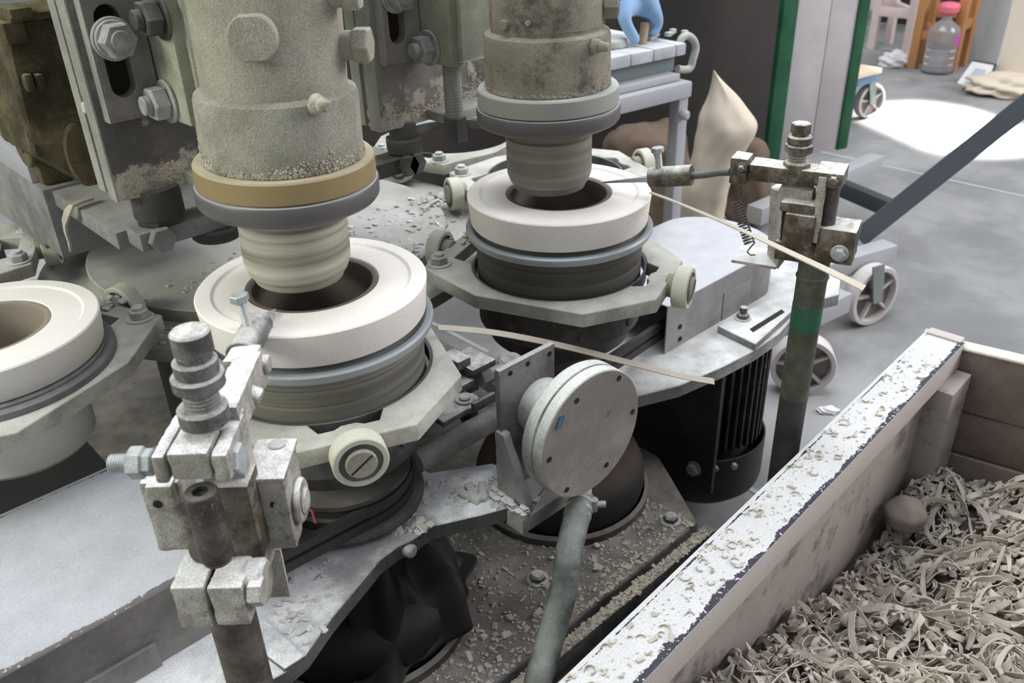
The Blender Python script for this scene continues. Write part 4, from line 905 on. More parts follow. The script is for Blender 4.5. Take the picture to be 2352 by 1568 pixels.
b = MB(Matrix.Translation(q)); b.cyl((.004, 0, -.004), (.004, 0, -.026), .014, .012, seg=24, ch=.003); b.box(-.004, .04, -.006, .006, -.03, -.0275, .0006); build('latch_pin', b, 'dark_steel', t)
BT('strap', 'dark_bolt', 1088, 1140, 915, 936, -.01, .006)
b = MB(); pa, pb = PZ(955, 1060, .445), PZ(1165, 945, .445); b.cyl(pa, pb, .0150, seg=28); o = build('steel_pipe', b, 'pipe'); tag(recenter(o), 'grey steel pipe running behind the square flange plate', 'pipe')

# ------------------------------------------------------------------ electric motor under the right base plate
mc = Vector((.712, -.03, 0)); rm = .1
t = thing('electric_motor', 'dark finned electric motor hanging under the right base plate', 'motor', (mc.x, mc.y, .04))
b = MB(); b.lathe([(0, .05), (.06, .05), (.09, .056), (.108, .075), (.111, .09), (.111, .165), (.108, .165), (.108, .1), (0, .1)], 72, Matrix.Translation(mc)); build('fan_cowl', b, 'dark_body', t)
b = MB(); b.lathe([(0, .12), (.084, .12), (.084, .375), (0, .375)], 48, Matrix.Translation(mc)); build('motor_body', b, 'motor', t)
for k in range(44):
    a = 2 * PI * k / 44; b = MB(Matrix.Translation(mc) @ Matrix.Rotation(a, 4, 'Z')); b.box(.082, .103, -.0022, .0022, .175, .37, .0006); build('cooling_fin', b, 'motor', t)
q_ = (CAM - mc); q_.z = 0; q_.normalize()
for a_ in (.25, .55):
    d = Matrix.Rotation(a_, 3, 'Z') @ q_; b = MB(); b.bolt(mc + d * .1105 + Vector((0, 0, .152)), d, .0065, .006); build('cowl_screw', b, 'bolt', t)
px_ = .612
P_ = lambda x, y: PL(x, y, (px_, 0, 0), Vector((1, 0, 0)))
a0, a1 = P_(1638, 1130), P_(1480, 1050)
t = thing('motor_plate', 'dark steel mounting plate in front of the finned motor', 'mounting plate', (px_, -.02, .12))
b = MB(); b.box(px_ - .008, px_, a0.y, .13, a0.z, .38, .001); build('plate', b, 'dark_body', t)
p = P_(1602, 1070); b = MB(); b.bolt((px_ - .008, p.y, p.z), (-1, 0, 0), .0115, .009, .014); build('plate_bolt', b, 'bolt', t)

# ------------------------------------------------------------------ clay ribbons flung off the knives
def flung(label, pts, wd, up):
    P = smooth([PD(*p) if len(p) == 3 else p for p in pts], 6); n = len(P)
    ws = [wd[0] + (wd[1] - wd[0]) * i / (n - 1) for i in range(n)]
    b = MB(); b.ribbon(P, [up] * n, ws, .0012); o = build('clay_ribbon', b, 'wet_clay'); tag(recenter(o), label, 'clay ribbon')
e = PZ(1640, 874, ZB + .002); de = (e - CAM).dot(FW)
flung('flat clay ribbon flung across from the nearest mould to the right base plate', [(1005, 752, 1.0), (1040, 754, 1.01), (1150, 766, 1.03), (1300, 796, 1.07), (1450, 834, 1.11), (1560, 862, de - .03), (1640, 876, de - .003)], (.007, .010), (0, -.6, .8))
flung('flat clay ribbon trailing from the right mould past the green post', [(1494, 442, 1.07), (1540, 459, 1.05), (1620, 492, 1.01), (1720, 536, .965), (1800, 573, .94), (1900, 620, .915), (1985, 662, .9)], (.005, .011), (0, -.6, .8))
# ================================================================== waste box with clay shavings
BA = R(3.5); BZ = .40
bo = Vector((.0155, -.3968, 0)); bx_ = Vector((math.cos(BA), math.sin(BA), 0)); by_ = Vector((-math.sin(BA), math.cos(BA), 0)); HW = .0295
def BW(x, y, z): return bo + bx_ * x + by_ * y + Vector((0, 0, z))
BM = Matrix((bx_, by_, (0, 0, 1))).transposed().to_4x4(); BM.translation = bo
XE = .868
t = thing('waste_box', 'wooden waste box with chipped white rail, right foreground, full of clay shavings', 'box', bo)
r_ = MB(); r_.box(-.6, XE, -HW, HW, -.0035, 0, .0012); rail = build('rail_top', r_, 'white_rail', t, True); rail.location = (0, 0, BZ); rail.rotation_euler = (0, 0, BA)
worn(MATS['white_rail'], HW)
b = MB(BM); b.box(-.6, XE, -HW + .0008, HW - .0005, BZ - .047, BZ - .003, .002); build('rail', b, 'rail_side', t)
b = MB(BM); b.box(-.6, XE, -HW + .016, HW - .004, .02, BZ - .046, .001); build('side_board', b, 'box_wall', t)
b = MB(BM); b.box(XE - .002, XE + .012, HW - .05, HW + .004, BZ - .03, BZ - .002, .003); b.box(XE - .012, XE + .008, -HW + .004, HW - .004, BZ - .001, BZ + .003, .001); build('corner_strap', b, 'rail_side', t)
b = MB(BM); b.box(XE - .085, XE - .006, -HW - .022, -HW + .018, .05, BZ - .047, .002); build('corner_batten', b, 'box_wall', t)
bw = R(-77); bwx = Vector((math.cos(bw), math.sin(bw), 0)); bwy = Vector((-math.sin(bw), math.cos(bw), 0)); b0 = Vector((.8841, -.378, 0)) - bwx * .03
WM = Matrix((bwx, bwy, (0, 0, 1))).transposed().to_4x4(); WM.translation = b0
for z0, z1, dy in ((.278, .385, .0), (.197, .2755, .004), (.04, .1945, .001)):
    b = MB(WM); b.box(0, .75, dy, .024, z0, z1, .005); build('plank', b, 'plank', t, jit=.0008)
b = MB(WM); b.box(.004, .75, -.001, .024, .384, .3895, .002); build('plank_cap', b, 'plank_top', t, jit=.0006)
b = MB(BM); b.box(-.6, 1.1, -.66, -.635, .02, BZ - .05, .002); build('side_board', b, 'box_wall', t)
b = MB(BM); b.box(-.6, -.575, -.64, HW - .004, .02, BZ - .05, .002); build('side_board', b, 'box_wall', t)
b = MB(BM); b.box(-.6, 1.0, -.64, HW - .004, .0, .02, 0); build('bottom_board', b, 'box_wall', t)

def hill(x, y):
    """heap height in rail coordinates"""
    q = max(0, min(1, (x - .14) / .42)); base = .285 * (1 - q) + .135 * q
    s = max(0, min(1, (-y - .05) / .22)); s = s * s * (3 - 2 * s); base += s * (.085 * q + .0 * (1 - q))
    base += .062 * math.exp(-((x - .79) / .07) ** 2 - ((y + .055) / .05) ** 2)
    base += .05 * math.exp(-((x - .86) / .14) ** 2 - ((y + .24) / .1) ** 2)
    base += .008 * math.sin(x * 37 + y * 21) + .006 * math.sin(x * 83 - y * 55)
    return base
def inside(x, y): 
    p = BW(x, y, 0) - b0
    return y < -.018 and p.dot(bwy) < -.006 and y > -.62
b = MB(); bm = b.bm; G = {}
NX, NY = 120, 56
for i in range(NX):
    for j in range(NY):
        x = -.5 + 1.42 * i / (NX - 1); y = -.0145 - .6 * j / (NY - 1)
        p = BW(x, y, 0); dd = (p - b0).dot(bwy)
        if dd > -.002: p = p - bwy * (dd + .002)
        G[i, j] = bm.verts.new((p.x, p.y, hill(x, y) - .012 + random.uniform(-.006, .006)))
for i in range(NX - 1):
    for j in range(NY - 1): bm.faces.new((G[i, j], G[i + 1, j], G[i + 1, j + 1], G[i, j + 1]))
o = build('shaving_bed', b, 'shaving_base'); tag(recenter(o, BW(.3, -.2, .05)), 'packed heap of clay trimmings filling the white railed box', 'clay shavings', kind='stuff')

def curl_pts(n, step, kap, tilt, lift):
    """a curling path in a plane tilted from the surface"""
    P = [Vector((0, 0, 0))]; U = []; th = random.uniform(0, 2 * PI); k = kap
    T = Euler((tilt * random.uniform(-1, 1), tilt * random.uniform(-1, 1), random.uniform(0, 6.28))).to_matrix()
    for i in range(n):
        th += k * step; k += random.gauss(0, abs(kap) * .10 + 1.5)
        P.append(P[-1] + T @ (Vector((math.cos(th), math.sin(th), 0)) * step) + Vector((0, 0, lift * math.cos(i * .5 + kap)))); U.append(T @ Vector((-math.sin(th), math.cos(th), random.uniform(-.12, .12))))
    U.append(U[-1]); c = sum(P, Vector()) / len(P); return [p - c for p in P], U
def shaving(b, x, y, big):
    n = random.randint(10, 20) if big else random.randint(3, 8)
    step = random.uniform(.004, .0075) if big else random.uniform(.0025, .006)
    kap = random.choice((-1, 1)) * (random.choice((random.uniform(2, 14), random.uniform(8, 30), random.uniform(30, 80))) if big else random.uniform(10, 110))
    wd = random.uniform(.0055, .0105) if big else random.uniform(.0035, .0110)
    P, UU = curl_pts(n, step, kap, 1.1 if big else 1.45, .0006); zlo = min(p.z for p in P)
    o = BW(x, y, 0); pts = []; ups = []
    for i, p in enumerate(P):
        q = o + p; l = q - bo; xx, yy = l.dot(bx_), l.dot(by_)
        yy = min(yy, -.024); d_ = (BW(xx, yy, 0) - b0).dot(bwy)
        q = BW(xx, yy, 0)
        if d_ > -.01: q = q - bwy * (d_ + .01)
        zz_ = (p.z - zlo) * .8; zz_ = zz_ if zz_ < .012 else .012 + (zz_ - .012) * (.25 if big else .5); q.z = hill(xx, yy) + zz_ + (.002 if big else -.003)
        pts.append(q); ups.append(UU[i])
    ws = [wd * (.55 + .45 * math.sin(PI * min(1, (i + .6) / len(P) * 1.1))) for i in range(len(P))]
    b.ribbon(pts, ups, ws, .0014)
def rnd_xy(mg=0):
    for _ in range(99):
        x, y = -.15 + 1.08 * random.random(), -.028 - .5 * random.random() ** 1.1
        if inside(x, y) and y < -.028 - mg and (BW(x, y, 0) - b0).dot(bwy) < -mg: return x, y
b = MB()
for _ in range(7000): shaving(b, *rnd_xy(), False)
for _ in range(420): shaving(b, *rnd_xy(.04), True)
o = build('clay_shavings', b, 'shaving', ang=60); tag(recenter(o, BW(.3, -.2, .05)), 'countless short curled clay shavings heaped in the white railed box', 'clay shavings', kind='stuff')
for k in range(170):
    b = MB(); shaving(b, *rnd_xy(.045), True); o = build('clay_ribbon', b, 'shaving', ang=60)
    tag(recenter(o), 'long curled grey clay ribbon lying on top of the shavings heap', 'clay ribbon', 'long ribbons on the shavings heap')
# round clay lump by the rail
c = BW(.69, -.050, .185); b = MB(); bmesh.ops.create_icosphere(b.bm, subdivisions=4, radius=.030, matrix=Matrix.Translation(c) @ Matrix.Diagonal((1, 1, .92, 1)))
for v in b.bm.verts:
    d = (v.co - c); v.co += d * (.05 * math.sin(d.x * 190 + 1) * math.sin(d.y * 170) + .03 * math.sin(d.z * 260))
o = build('clay_ball', b, 'clay_lump', ang=180); tag(recenter(o), 'round clay lump against the side board at the heap edge', 'clay lump')
# small curls lying on the white rail
for k in range(72):
    x, y = -.02 + .78 * random.random() ** 1.15, random.uniform(-.020, .024); n = random.randint(6, 13); rad = random.uniform(.002, .0065)
    b = MB(); a0 = random.uniform(0, 6.28); th = random.uniform(1.8, 5.2); pts = []
    for i in range(n):
        a = a0 + th * i / (n - 1); pts.append(BW(x + rad * math.cos(a), y + rad * math.sin(a), BZ + .0012 + .0009 * i / n * random.random()))
    side = random.random() < .6
    b.ribbon(pts, [((p - BW(x, y, BZ)).normalized() if side else Vector((0, 0, 1))) for p in pts], random.uniform(.0012, .0028), .0007)
    if side:
        mz_ = min(v.co.z for v in b.bm.verts)
        for v in b.bm.verts: v.co.z += BZ + .0002 - mz_
    o = build('clay_curl', b, 'curl', ang=80); tag(recenter(o), 'tiny curled clay shaving lying on the white box rail', 'clay curl', 'small curls on the white rail')
crumbs('clay_crumbs', 'fine clay grains sprinkled along the white box rail', 420, lambda: BW(-.1 + .9 * random.random(), random.uniform(-.024, .026), BZ), .0014, 'curl')

# ================================================================== background: tool trolley with green framed panel
ZT = .2
A0, A1 = PZ(1785, 374, ZT), PZ(1950, 340, ZT)
Fp = Frame(A0.x, A0.y, math.degrees(math.atan2(A1.y - A0.y, A1.x - A0.x)))
t = thing('steel_cabinet', 'tall grey steel cabinet side between green posts standing on the trolley', 'cabinet', (A0.x, A0.y, ZT))
xl0 = Fp.T(1759, 372, 0)[0]; xl1 = Fp.T(1790, 372, 0)[0]; xr0 = Fp.T(1923, 345, 0)[0]; xr1 = Fp.T(1945, 345, 0)[0]
b = MB(Fp.M); b.box(xl0, xl1, 0, .02, ZT, 1.9, .003); build('green_post', b, 'green_paint', t)
b = MB(Fp.M); b.box(xr0, xr1, 0, .05, ZT, 1.9, .004); build('green_post', b, 'green_paint', t)
xm = Fp.T(1864, 360, 0)[0]
b = MB(Fp.M); b.box(xl1, xm - .0015, .006, .018, ZT + .004, 1.88, .002); build('steel_sheet', b, 'panel_steel', t)
b = MB(Fp.M); b.box(xm + .0015, xr0, .006, .018, ZT + .004, 1.88, .002); build('steel_sheet', b, 'panel_steel', t)
t = thing('dark_screen', 'large dark brown sheet panel behind the sack and green post', 'panel', Fp.M @ Vector((-.6, .3, 0)))
b = MB(Fp.M); b.box(-1.9, xl0 + .42, .34, .37, .0, 1.9, .003); build('sheet', b, 'dark_panel', t)
b = MB(Fp.M); b.box(-1.9, xl0 + .42, .33, .34, .0, .06, .002); build('kick_rail', b, 'dark_tube', t)

t = thing('trolley', 'low grey tube trolley on large pale wheels carrying the green framed panel', 'trolley', (1.7, .25, 0))
def ubar(name, px0, px1, z, wd, ht, mt, open_end=True):
    p0, p1 = PZ(*px0, z), PZ(*px1, z); d = (p1 - p0); L_ = d.length; a = math.atan2(d.y, d.x)
    M = Matrix.Translation(p0) @ Matrix.Rotation(a, 4, 'Z'); b = MB(M); b.box(0, L_, -wd, 0, -ht, 0, .003); o = build(name, b, mt, t)
    if open_end: b = MB(M); b.box(L_ - .002, L_ + .0008, -wd + .006, -.006, -ht + .006, -.006, 0); build('open_end', b, 'slot', o)
    return o
ubar('frame_tube', (1716, 470), (1998, 350), ZT, .05, .05, 'grey_tube')
ubar('frame_tube', (1700, 640), (2028, 548), ZT - .02, .05, .05, 'grey_tube')
ubar('frame_tube', (1780, 715), (1912, 655), ZT - .04, .055, .05, 'grey_tube')
ubar('cross_bar', (1936, 408), (2068, 462), ZT - .01, .035, .045, 'dark_tube', False)
h0, h1 = PZ(1972, 548, ZT - .03), PD(2400, 205, 2.05)
d = (h1 - h0); n_ = d.cross(FW).normalized()
b = MB(); wv = n_ * .024; tv = d.cross(n_).normalized() * .006
b.quadbox([h0 - wv - tv, h0 + wv - tv, h0 + wv + tv, h0 - wv + tv], [h1 - wv - tv, h1 + wv - tv, h1 + wv + tv, h1 - wv + tv])
o = build('pull_bar', b, 'handle', t)
def wheel(name, ctr, r, wd, axis, t, mt='wheel', brk=True, spokes=5):
    ax = Vector(axis).normalized(); Q = ax.to_track_quat('Z', 'Y').to_matrix().to_4x4(); Q.translation = ctr
    b = MB(Q); b.lathe([(r * .84, -wd), (r * .97, -wd), (r, -wd * .8), (r, wd * .8), (r * .97, wd), (r * .84, wd)], 56, closed=True); o = build(name, b, mt, t)
    b = MB(Q); b.lathe([(0, -wd * .2), (r * .86, -wd * .2), (r * .86, wd * .1), (0, wd * .1)], 48); b.lathe([(0, -wd * 1.05), (r * .2, -wd * 1.05), (r * .24, wd), (0, wd * 1.1)], 28); build('wheel_disc', b, 'wheel_hub', o)
    for k in range(spokes):
        b = MB(Q @ Matrix.Rotation(2 * PI * k / spokes + .5, 4, 'Z')); b.box(r * .15, r * .88, -r * .045, r * .045, wd * .05, wd * .72, .001); build('spoke', b, 'wheel', o)
    if brk:
        b = MB(); s = ax * wd * 1.25; up = Vector((0, 0, 1)); sd = ax.cross(up).normalized()
        b.quadbox([ctr + s - sd * r * .2 - up * r * .15, ctr + s + sd * r * .2 - up * r * .15, ctr + s * 1.15 + sd * r * .2 - up * r * .15, ctr + s * 1.15 - sd * r * .2 - up * r * .15], [ctr + s - sd * r * .3 + up * r * 1.2 + sd * r * .35, ctr + s + sd * r * .2 + up * r * 1.2 + sd * r * .35, ctr + s * 1.15 + sd * r * .2 + up * r * 1.2 + sd * r * .35, ctr + s * 1.15 - sd * r * .3 + up * r * 1.2 + sd * r * .35])
        build('fork', b, 'wheel_bracket', o)
    return o
wf = PZ(1995, 742, 0); wheel('wheel', Vector((wf.x, wf.y + .01, .0795)), .079, .02, (-.28, -1, .0), t)
wf = PZ(1842, 900, 0); wheel('wheel', Vector((wf.x, wf.y + .01, .0705)), .070, .022, (-.9, -.7, 0), t, 'wheel', False)

# second dolly farther back with a lit plank
t = thing('plank_dolly', 'small dolly with a plank top and a pale wheel behind the green post', 'dolly', (3.25, 1.05, 0))
wf = PZ(1990, 270, 0); wheel('wheel', Vector((wf.x, wf.y, .0745)), .074, .018, (-.35, -1, 0), t)
p0, p1 = PZ(1950, 188, .19), PZ(2025, 168, .19); a = math.atan2((p1 - p0).y, (p1 - p0).x); M = Matrix.Translation(p0) @ Matrix.Rotation(a, 4, 'Z')
b = MB(M); b.box(-.5, (p1 - p0).length, 0, .42, 0, .022, .003); build('plank', b, 'pale_wood', t)
b = MB(M); b.box(-.5, (p1 - p0).length - .03, -.004, .4, -.03, 0, .003); build('dolly_frame', b, 'blue_edge', t)
b = MB(M); b.box(-.4, -.36, .05, .09, 0, -.19 + .001, .002) if False else b.box(-.4, -.36, .05, .09, -.19, 0, .002); build('dolly_leg', b, 'dark_tube', t)

# ------------------------------------------------------------------ work cart behind the right head, and the gloved hand
c1, c0 = PZ(1592, 186, .62), PZ(1424, 226, .62)
Fc = Frame(c1.x, c1.y, math.degrees(math.atan2(c1.y - c0.y, c1.x - c0.x)))
t = thing('work_cart', 'pale metal work cart with plaster slabs on top, at the back', 'cart', (c1.x, c1.y, 0))
zt = Fc.T(1590, 186, 0)[1]
b = MB(Fc.M); b.box(-.37, 0, 0, .04, zt - .036, zt, .006); build('frame_tube', b, 'grey_tube', t)
b = MB(Fc.M); b.box(-.04, 0, .04, .5, zt - .036, zt, .006); build('frame_tube', b, 'grey_tube', t)
lx = Fc.T(1568, 300, .005)[0]
b = MB(Fc.M); b.box(lx - .016, lx + .014, .006, .036, 0, zt - .036, .004); leg = build('cart_leg', b, 'grey_tube', t)
p = Fc.T(1571, 264, 0); b = MB(Fc.M); b.cyl((p[0], .008, p[1]), (p[0], -.012, p[1]), .011, seg=20, ch=.004); build('leg_knob', b, 'grey_tube', leg)
b = MB(Fc.M); b.box(lx - .016, lx + .014, .45, .48, 0, zt - .036, .004); build('cart_leg', b, 'grey_tube', t)
b = MB(Fc.M); b.box(-.37, -.02, .02, .5, zt + .001, zt + .016, .003); build('ledge', b, 'grey_tube', t)
x0, x1, z0, z1 = Fc.fb(1400, 1548, 146, 192, .05); b = MB(Fc.M); b.box(-.37, x1, .05, .48, zt + .015, z1 + .004, .004); build('tray_box', b, 'cart_teal', t)
zs = z1 + .004; zs1 = Fc.T(1570, 100, .03)[1]
xs = [Fc.T(q, 130, .03)[0] for q in (1576, 1553, 1502, 1450)] + [-.37]
for k in range(4):
    b = MB(Fc.M); b.box(xs[k + 1] + .0012, xs[k] - .0012, .03, .48, zs + .0005, zs1 + random.uniform(-.001, .001), .004); build('slab', b, 'cart_top', t)
hk = [Fc.T(*q, .06) for q in ((1560, 104), (1566, 88), (1580, 82), (1594, 94), (1598, 112), (1592, 135), (1586, 155), (1574, 160), (1556, 158))]
b = MB(Fc.M); b.tube(smooth([Vector((x, .06, z)) for x, z in hk], 4), .0085, 14); build('hook', b, 'cart_hook', t)
x_, z_ = Fc.T(1408, 100, .12); b = MB(Fc.M); b.lathe([(0, 0), (.036, 0), (.038, .006), (.036, .014), (.03, .018), (0, .018)], 40, Matrix.Translation((x_ - .008, .12, zs1 + .0015))); o = build('clay_disc', b, 'slab_grey'); tag(recenter(o), 'small round pale disc lying on the cart beside the glove', 'disc')
x_, z_ = Fc.T(1524, 95, .1)
b = MB(Fc.M)
for k in range(7): b.box(x_ - .01 + .018 * k - .03, x_ + .002 + .018 * k - .03, .10 + .01 * (k % 3), .112 + .01 * (k % 3), zs1 + .0015, zs1 + .008 + .003 * (k % 2), .001)
o = build('clay_lumps', b, 'slab_grey'); tag(recenter(o), 'small clay lumps scattered on the cart top right of the glove', 'clay crumbs', kind='stuff')

# gloved hand (the only part of the worker that shows)
def HP(px, py, a): x, z = Fc.T(px, py, a); return Fc.M @ Vector((x, a, z))
V = []; ED = []; RD = []
def chain(pts, start=None):
    prev = start
    for p, r in pts:
        V.append(p); RD.append(r); i = len(V) - 1
        if prev is not None: ED.append((prev, i))
        prev = i
    return prev
wr = chain([(HP(1410, -250, .14), .046), (HP(1432, -140, .13), .040), (HP(1450, -60, .12), .037)])
pm_ = chain([(HP(1468, 0, .12), .043)], wr)
for j in range(4):
    aj = .085 + .022 * j
    kn = chain([(HP(1496 - j * 2, 22 - j, aj), .0225)], pm_)
    chain([(HP(1507, 36 + j, aj), .0175), (HP(1511 - j, 54 + j, aj), .0140), (HP(1506 - 2 * j, 70 + j, aj), .0115), (HP(1496 - 3 * j, 82, aj), .0095)][0:4 if j < 3 else 4], kn)
th = chain([(HP(1436, 22, .098), .021)], pm_)
chain([(HP(1433, 44, .088), .0155), (HP(1443, 66, .082), .0135), (HP(1455, 84, .080), .0125), (HP(1463, 99, .082), .0105)], th)
me = bpy.data.meshes.new('person'); me.from_pydata([tuple(v) for v in V], ED, []); me.update()
hand = bpy.data.objects.new('person', me); C.objects.link(hand); me.materials.append(MATS['glove'])
sk = hand.modifiers.new('skin', 'SKIN'); sk.use_smooth_shade = True; sk.branch_smoothing = .6
for i, sv in enumerate(me.skin_vertices[0].data): sv.radius = (RD[i], RD[i]); sv.use_root = (i == wr)
ss = hand.modifiers.new('subd', 'SUBSURF'); ss.levels = 2; ss.render_levels = 2
c = HP(1470, 60, .1)
for v in me.vertices: v.co -= c
hand.location = c
tag(hand, "person's hand in a pale blue work glove, gripping a stick on the cart", 'person')
b = MB(); b.tube([HP(1482, 52, .095), HP(1479, 75, .092), HP(1475, 104, .088)], [.010, .0095, .009], 14); o = build('wooden_stick', b, 'stick'); tag(recenter(o), 'short brown stick held upright between thumb and fingers of the glove', 'stick')

# ------------------------------------------------------------------ canvas sacks
def sack(name, label, rows, depth, thick, mt, d0):
    """rows of (py, left px, right px) lofted as one soft bag standing at distance d0"""
    b = MB(); bm = b.bm; rings = []; NS = 40
    o_ = PD((rows[len(rows) // 2][1] + rows[len(rows) // 2][2]) / 2, rows[len(rows) // 2][0], d0)
    for k, (py, l, r) in enumerate(rows):
        pl, pr = PL(l, py, o_, FH), PL(r, py, o_, FH)
        if k == len(rows) - 1: pl.z = pr.z = .002
        if pl.z < .0: continue
        c = (pl + pr) / 2; hw = (pr - pl).length / 2; th = min(thick, hw * .8 + .01)
        ring = []
        for i in range(NS):
            a = 2 * PI * i / NS; w = 1 + .05 * math.sin(a * 5 + k * .8) + .03 * math.sin(a * 9 - k * 1.7)
            ring.append(bm.verts.new(c + RH * hw * math.cos(a) * (1 + .02 * math.sin(a * 7 + k)) - FH * th * math.sin(a) * w))
        rings.append(ring)
    for a, c in zip(rings, rings[1:]):
        for i in range(NS): bm.faces.new((a[i], c[i], c[(i + 1) % NS], a[(i + 1) % NS]))
    bm.faces.new(rings[0]); bm.faces.new(rings[-1][::-1]); bmesh.ops.recalc_face_normals(bm, faces=bm.faces)
    o = build(name, b, mt, ang=70)
    s = o.modifiers.new('subd', 'SUBSURF'); s.levels = s.render_levels = 2
    tx = bpy.data.textures.new('folds', 'CLOUDS'); tx.noise_scale = .2 if mt == 'canvas' else .13; tx.noise_depth = 2; dm = o.modifiers.new('folds', 'DISPLACE'); dm.texture = tx; dm.strength = .03 if mt == 'canvas' else .075; dm.mid_level = .5; dm.texture_coords = 'GLOBAL'
    return tag(recenter(o), label, 'sack')
zc = lambda v: 1350 + v / 2.347
rows = [(157, 1636, 1641), (175, 1633, 1656), (196, zc(655), zc(760)), (220, zc(640), zc(806)), (247, zc(615), zc(852)), (268, zc(600), zc(890)), (284, zc(592), zc(914)), (305, zc(582), zc(890)), (335, zc(566), zc(842)), (365, zc(556), zc(815)), (395, zc(543), zc(788)), (425, zc(520), zc(745)), (455, zc(510), zc(722)), (495, zc(508), zc(705)), (560, zc(508), zc(720)), (640, zc(500), zc(750)), (705, zc(505), zc(745))]
sack('canvas_sack', 'upright cream canvas sack with a pointed top, left of the green post', rows, 0, .13, 'canvas', 2.32)
rows = [(276, 1500, 1540), (286, 1440, 1560), (300, 1400, 1572), (330, 1385, 1580), (370, 1380, 1585), (420, 1385, 1585), (480, 1390, 1580), (560, 1395, 1580), (600, 1400, 1580)]
sack('canvas_sack', 'slumped brown canvas sack behind the cart leg', rows, 0, .16, 'canvas_dark', 2.62)
rows = [(315, 1712, 1735), (326, 1695, 1748), (345, 1680, 1756), (375, 1670, 1760), (420, 1665, 1760), (500, 1665, 1760), (560, 1668, 1756), (600, 1672, 1750)]
sack('canvas_sack', 'small brown sack in the shade between cream sack and green post', rows, 0, .1, 'canvas_dark', 2.72)

# ------------------------------------------------------------------ far right corner of the workshop
def stool(name, label, cat, feet, h, rails, mt, sz=.045, seat=None):
    P = [PZ(*f, 0) for f in feet]; c = sum(P, Vector()) / len(P); t = thing(name, label, cat, c)
    for p in P:
        b = MB(); b.box(p.x - sz / 2, p.x + sz / 2, p.y - sz / 2, p.y + sz / 2, 0, h, .004); build('leg', b, mt, t)
    for i, j, z, ht in rails:
        a, d = P[i], P[j] - P[i]; M = Matrix.Translation(a) @ Matrix.Rotation(math.atan2(d.y, d.x), 4, 'Z'); b = MB(M); b.box(.01, d.length - .01, -sz * .35, sz * .35, z, z + ht, .003); build('rail', b, mt, t)
    if seat:
        q = [p + (p - c) * .06 for p in P]; o_ = [q[k] for k in seat]; b = MB(); b.prism([[(p.x, p.y) for p in o_]], h - .001, h + .028, .003); build('seat', b, mt, t)
    return t
stool('wooden_chair', 'pale pinkish wooden chair frame beyond the dolly, upper right', 'chair', ((2001, 112), (2081, 122), (2040, 100), (1968, 86)), .95, ((0, 1, .185, .05), (3, 0, .20, .06), (1, 2, .2, .04), (2, 3, .2, .04)), 'pink_wood', .042)
stool('wooden_stool', 'orange brown wooden stool behind the water bottle', 'stool', ((2095, 157), (2184, 164), (2208, 150), (2118, 146)), .78, ((0, 1, .15, .045), (1, 2, .2, .045), (2, 3, .24, .045), (3, 0, .17, .045)), 'orange_wood', .045, (0, 1, 2, 3))
b = MB(); P_0, P_1 = PZ(1965, 62, 0), PZ(2228, 88, 0); a = math.atan2((P_1 - P_0).y, (P_1 - P_0).x); b.M = Matrix.Translation(P_0) @ Matrix.Rotation(a, 4, 'Z'); b.box(0, (P_1 - P_0).length, .25, .6, 0, .7, .01); o = build('black_chest', b, 'dark_panel'); tag(recenter(o), 'dark chest standing behind the pale chair and the orange stool', 'chest')
p = PZ(2150, 166, 0); t = thing('water_bottle', 'large clear plastic water bottle with pink cap on the floor', 'bottle', p)
b = MB(); b.lathe([(0, .004), (.06, .003), (.075, .012), (.077, .03), (.073, .05), (.077, .065), (.073, .085), (.077, .10), (.073, .12), (.077, .135), (.077, .2), (.07, .225), (.04, .25), (.024, .262), (.024, .285), (.021, .285), (.021, .262), (.037, .247), (.067, .222), (.074, .2), (.074, .02), (.06, .008), (0, .008)], 40, Matrix.Translation(p)); build('bottle_body', b, 'bottle', t)
b = MB(); b.lathe([(0, .283), (.027, .283), (.048, .3), (.052, .325), (.044, .34), (.02, .345), (0, .345)], 32, Matrix.Translation(p)); build('cap', b, 'pink', t)
b = MB(); b.lathe([(.0775, .14), (.0775, .195)], 40, Matrix.Translation(p))
bmesh.ops.delete(b.bm, geom=[v for v in b.bm.verts if (v.co - p).dot(RH) < .03], context='VERTS'); o = build('label_patch', b, 'magenta', t)
def leaning(name, label, cat, bl, br, tl, tr, mt, th=.02, dz=.55, z0=0):
    """flat board leaning back: bottom corners on the floor, top corners farther away and higher"""
    B0, B1_ = PZ(*bl, z0), PZ(*br, z0); n = (B1_ - B0).cross(Vector((0, 0, 1))).normalized(); n = n if n.dot(FH) > 0 else -n
    lean = Vector((0, 0, 1)) + n * dz; nn = (B1_ - B0).cross(lean).normalized(); nn = nn if nn.dot(FH) > 0 else -nn
    T0, T1 = PL(*tl, B0, nn), PL(*tr, B0, nn); b = MB(); o = nn * th
    b.quadbox([B0, B1_, B1_ + o, B0 + o], [T0, T1, T1 + o, T0 + o]); r = build(name, b, mt); tag(recenter(r), label, cat); return B0, B1_, T0, T1, nn, r
leaning('white_board', 'pale grey sheet board leaning upright behind the framed sheet', 'board', (2240, 140), (2288, 150), (2236, -20), (2334, -20), 'pale_board', .02, .05)
leaning('cream_board', 'cream coloured board standing at the right frame edge', 'board', (2286, 192), (2375, 205), (2330, -20), (2400, -20), 'cream_board', .03, .02)
B0, B1_, T0, T1, nn, fr = leaning('framed_sheet', 'small framed pale sheet leaning against the boards on the floor', 'picture', (2196, 192), (2268, 207), (2236, 137), (2288, 146), 'dark_tube', .012, .9)
b = MB(); i = lambda u, v: (B0 * (1 - u) + B1_ * u) * (1 - v) + (T0 * (1 - u) + T1 * u) * v
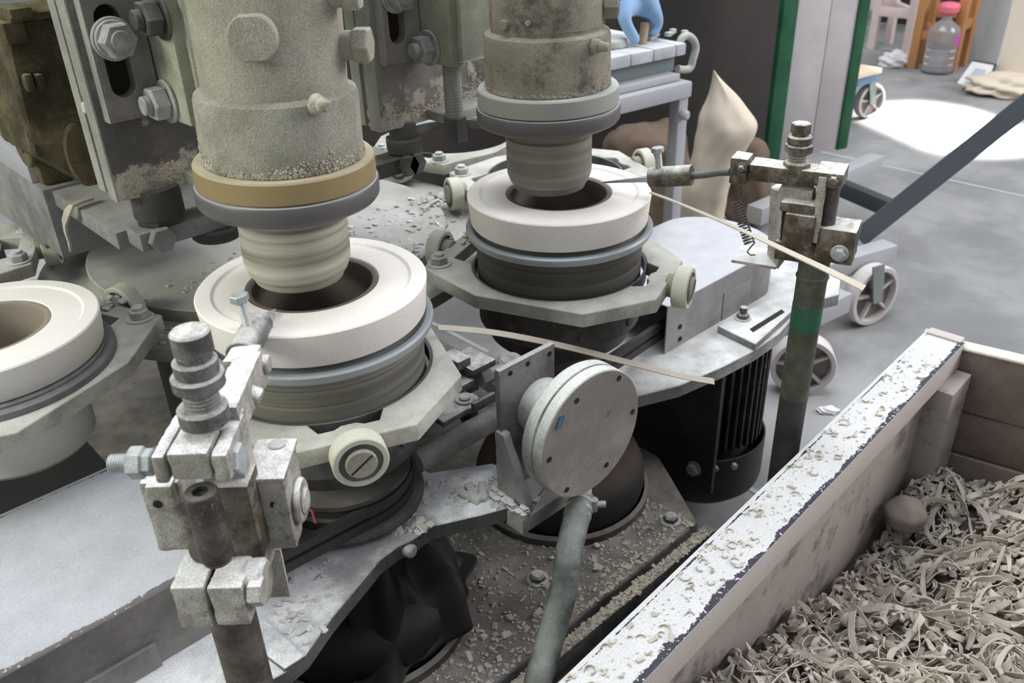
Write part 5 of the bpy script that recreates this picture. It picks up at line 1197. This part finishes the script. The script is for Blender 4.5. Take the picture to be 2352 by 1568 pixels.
b.quadbox([i(.02, .01) - nn * .002, i(.93, .01) - nn * .002, i(.93, .01), i(.02, .01)], [i(.02, .92) - nn * .002, i(.93, .92) - nn * .002, i(.93, .92), i(.02, .92)]); o = build('paper', b, 'paper'); 
for v in o.data.vertices: v.co -= fr.location
o.parent = fr
b = MB(); b.quadbox([i(.22, .06) - nn * .0026, i(.8, .06) - nn * .0026, i(.8, .06) - nn * .002, i(.22, .06) - nn * .002], [i(.3, .7) - nn * .0026, i(.72, .7) - nn * .0026, i(.72, .7) - nn * .002, i(.3, .7) - nn * .002]); o = build('print_patch', b, 'print_grey')
for v in o.data.vertices: v.co -= fr.location
o.parent = fr
def lump(name, label, cat, px, py, rx, ry, rz, mt, seed):
    p = PZ(px, py, 0); b = MB(); bmesh.ops.create_icosphere(b.bm, subdivisions=4, radius=1); rnd = random.Random(seed); ph = [rnd.uniform(0, 6) for _ in range(6)]
    for v in b.bm.verts:
        c = v.co.copy(); w = 1 + .14 * math.sin(c.x * 5 + ph[0]) * math.sin(c.y * 4 + ph[1]) + .1 * math.sin(c.z * 9 + c.x * 6 + ph[2]) + .05 * math.sin(c.y * 14 + c.z * 11 + ph[3])
        c *= w; v.co = p + RH * c.x * rx + FH * c.y * ry + Vector((0, 0, max(0, c.z * rz + rz * .55)))
    o = build(name, b, mt, ang=180); tag(recenter(o), label, cat); return o
lump('folded_sack', 'folded cream sack lying on the floor by the cream board', 'sack', 2330, 212, .22, .16, .055, 'canvas', 3)
lump('paper_scrap', 'small white scrap lying on the grey floor right of the green post', 'scrap', 1900, 946, .022, .012, .008, 'paper', 9)
lump('plastic_bag', 'crumpled white plastic bag on the floor left of the stool', 'bag', 2052, 152, .075, .06, .05, 'paper', 5)
b = MB(); p = PZ(2288, 192, 0); 
for k in range(3):
    a = .4 + k * .8; d = RH * math.cos(a) + FH * math.sin(a) * .5; b.ribbon([p + Vector((0, 0, .01)), p + d * .05 + Vector((0, 0, .05)), p + d * .11 + Vector((0, 0, .045))], [(0, 0, 1)] * 3, [.012, .03, .004], .002)
o = build('green_leaf', b, 'green_leaf'); tag(recenter(o), 'small green leaf at the foot of the cream board', 'leaf')
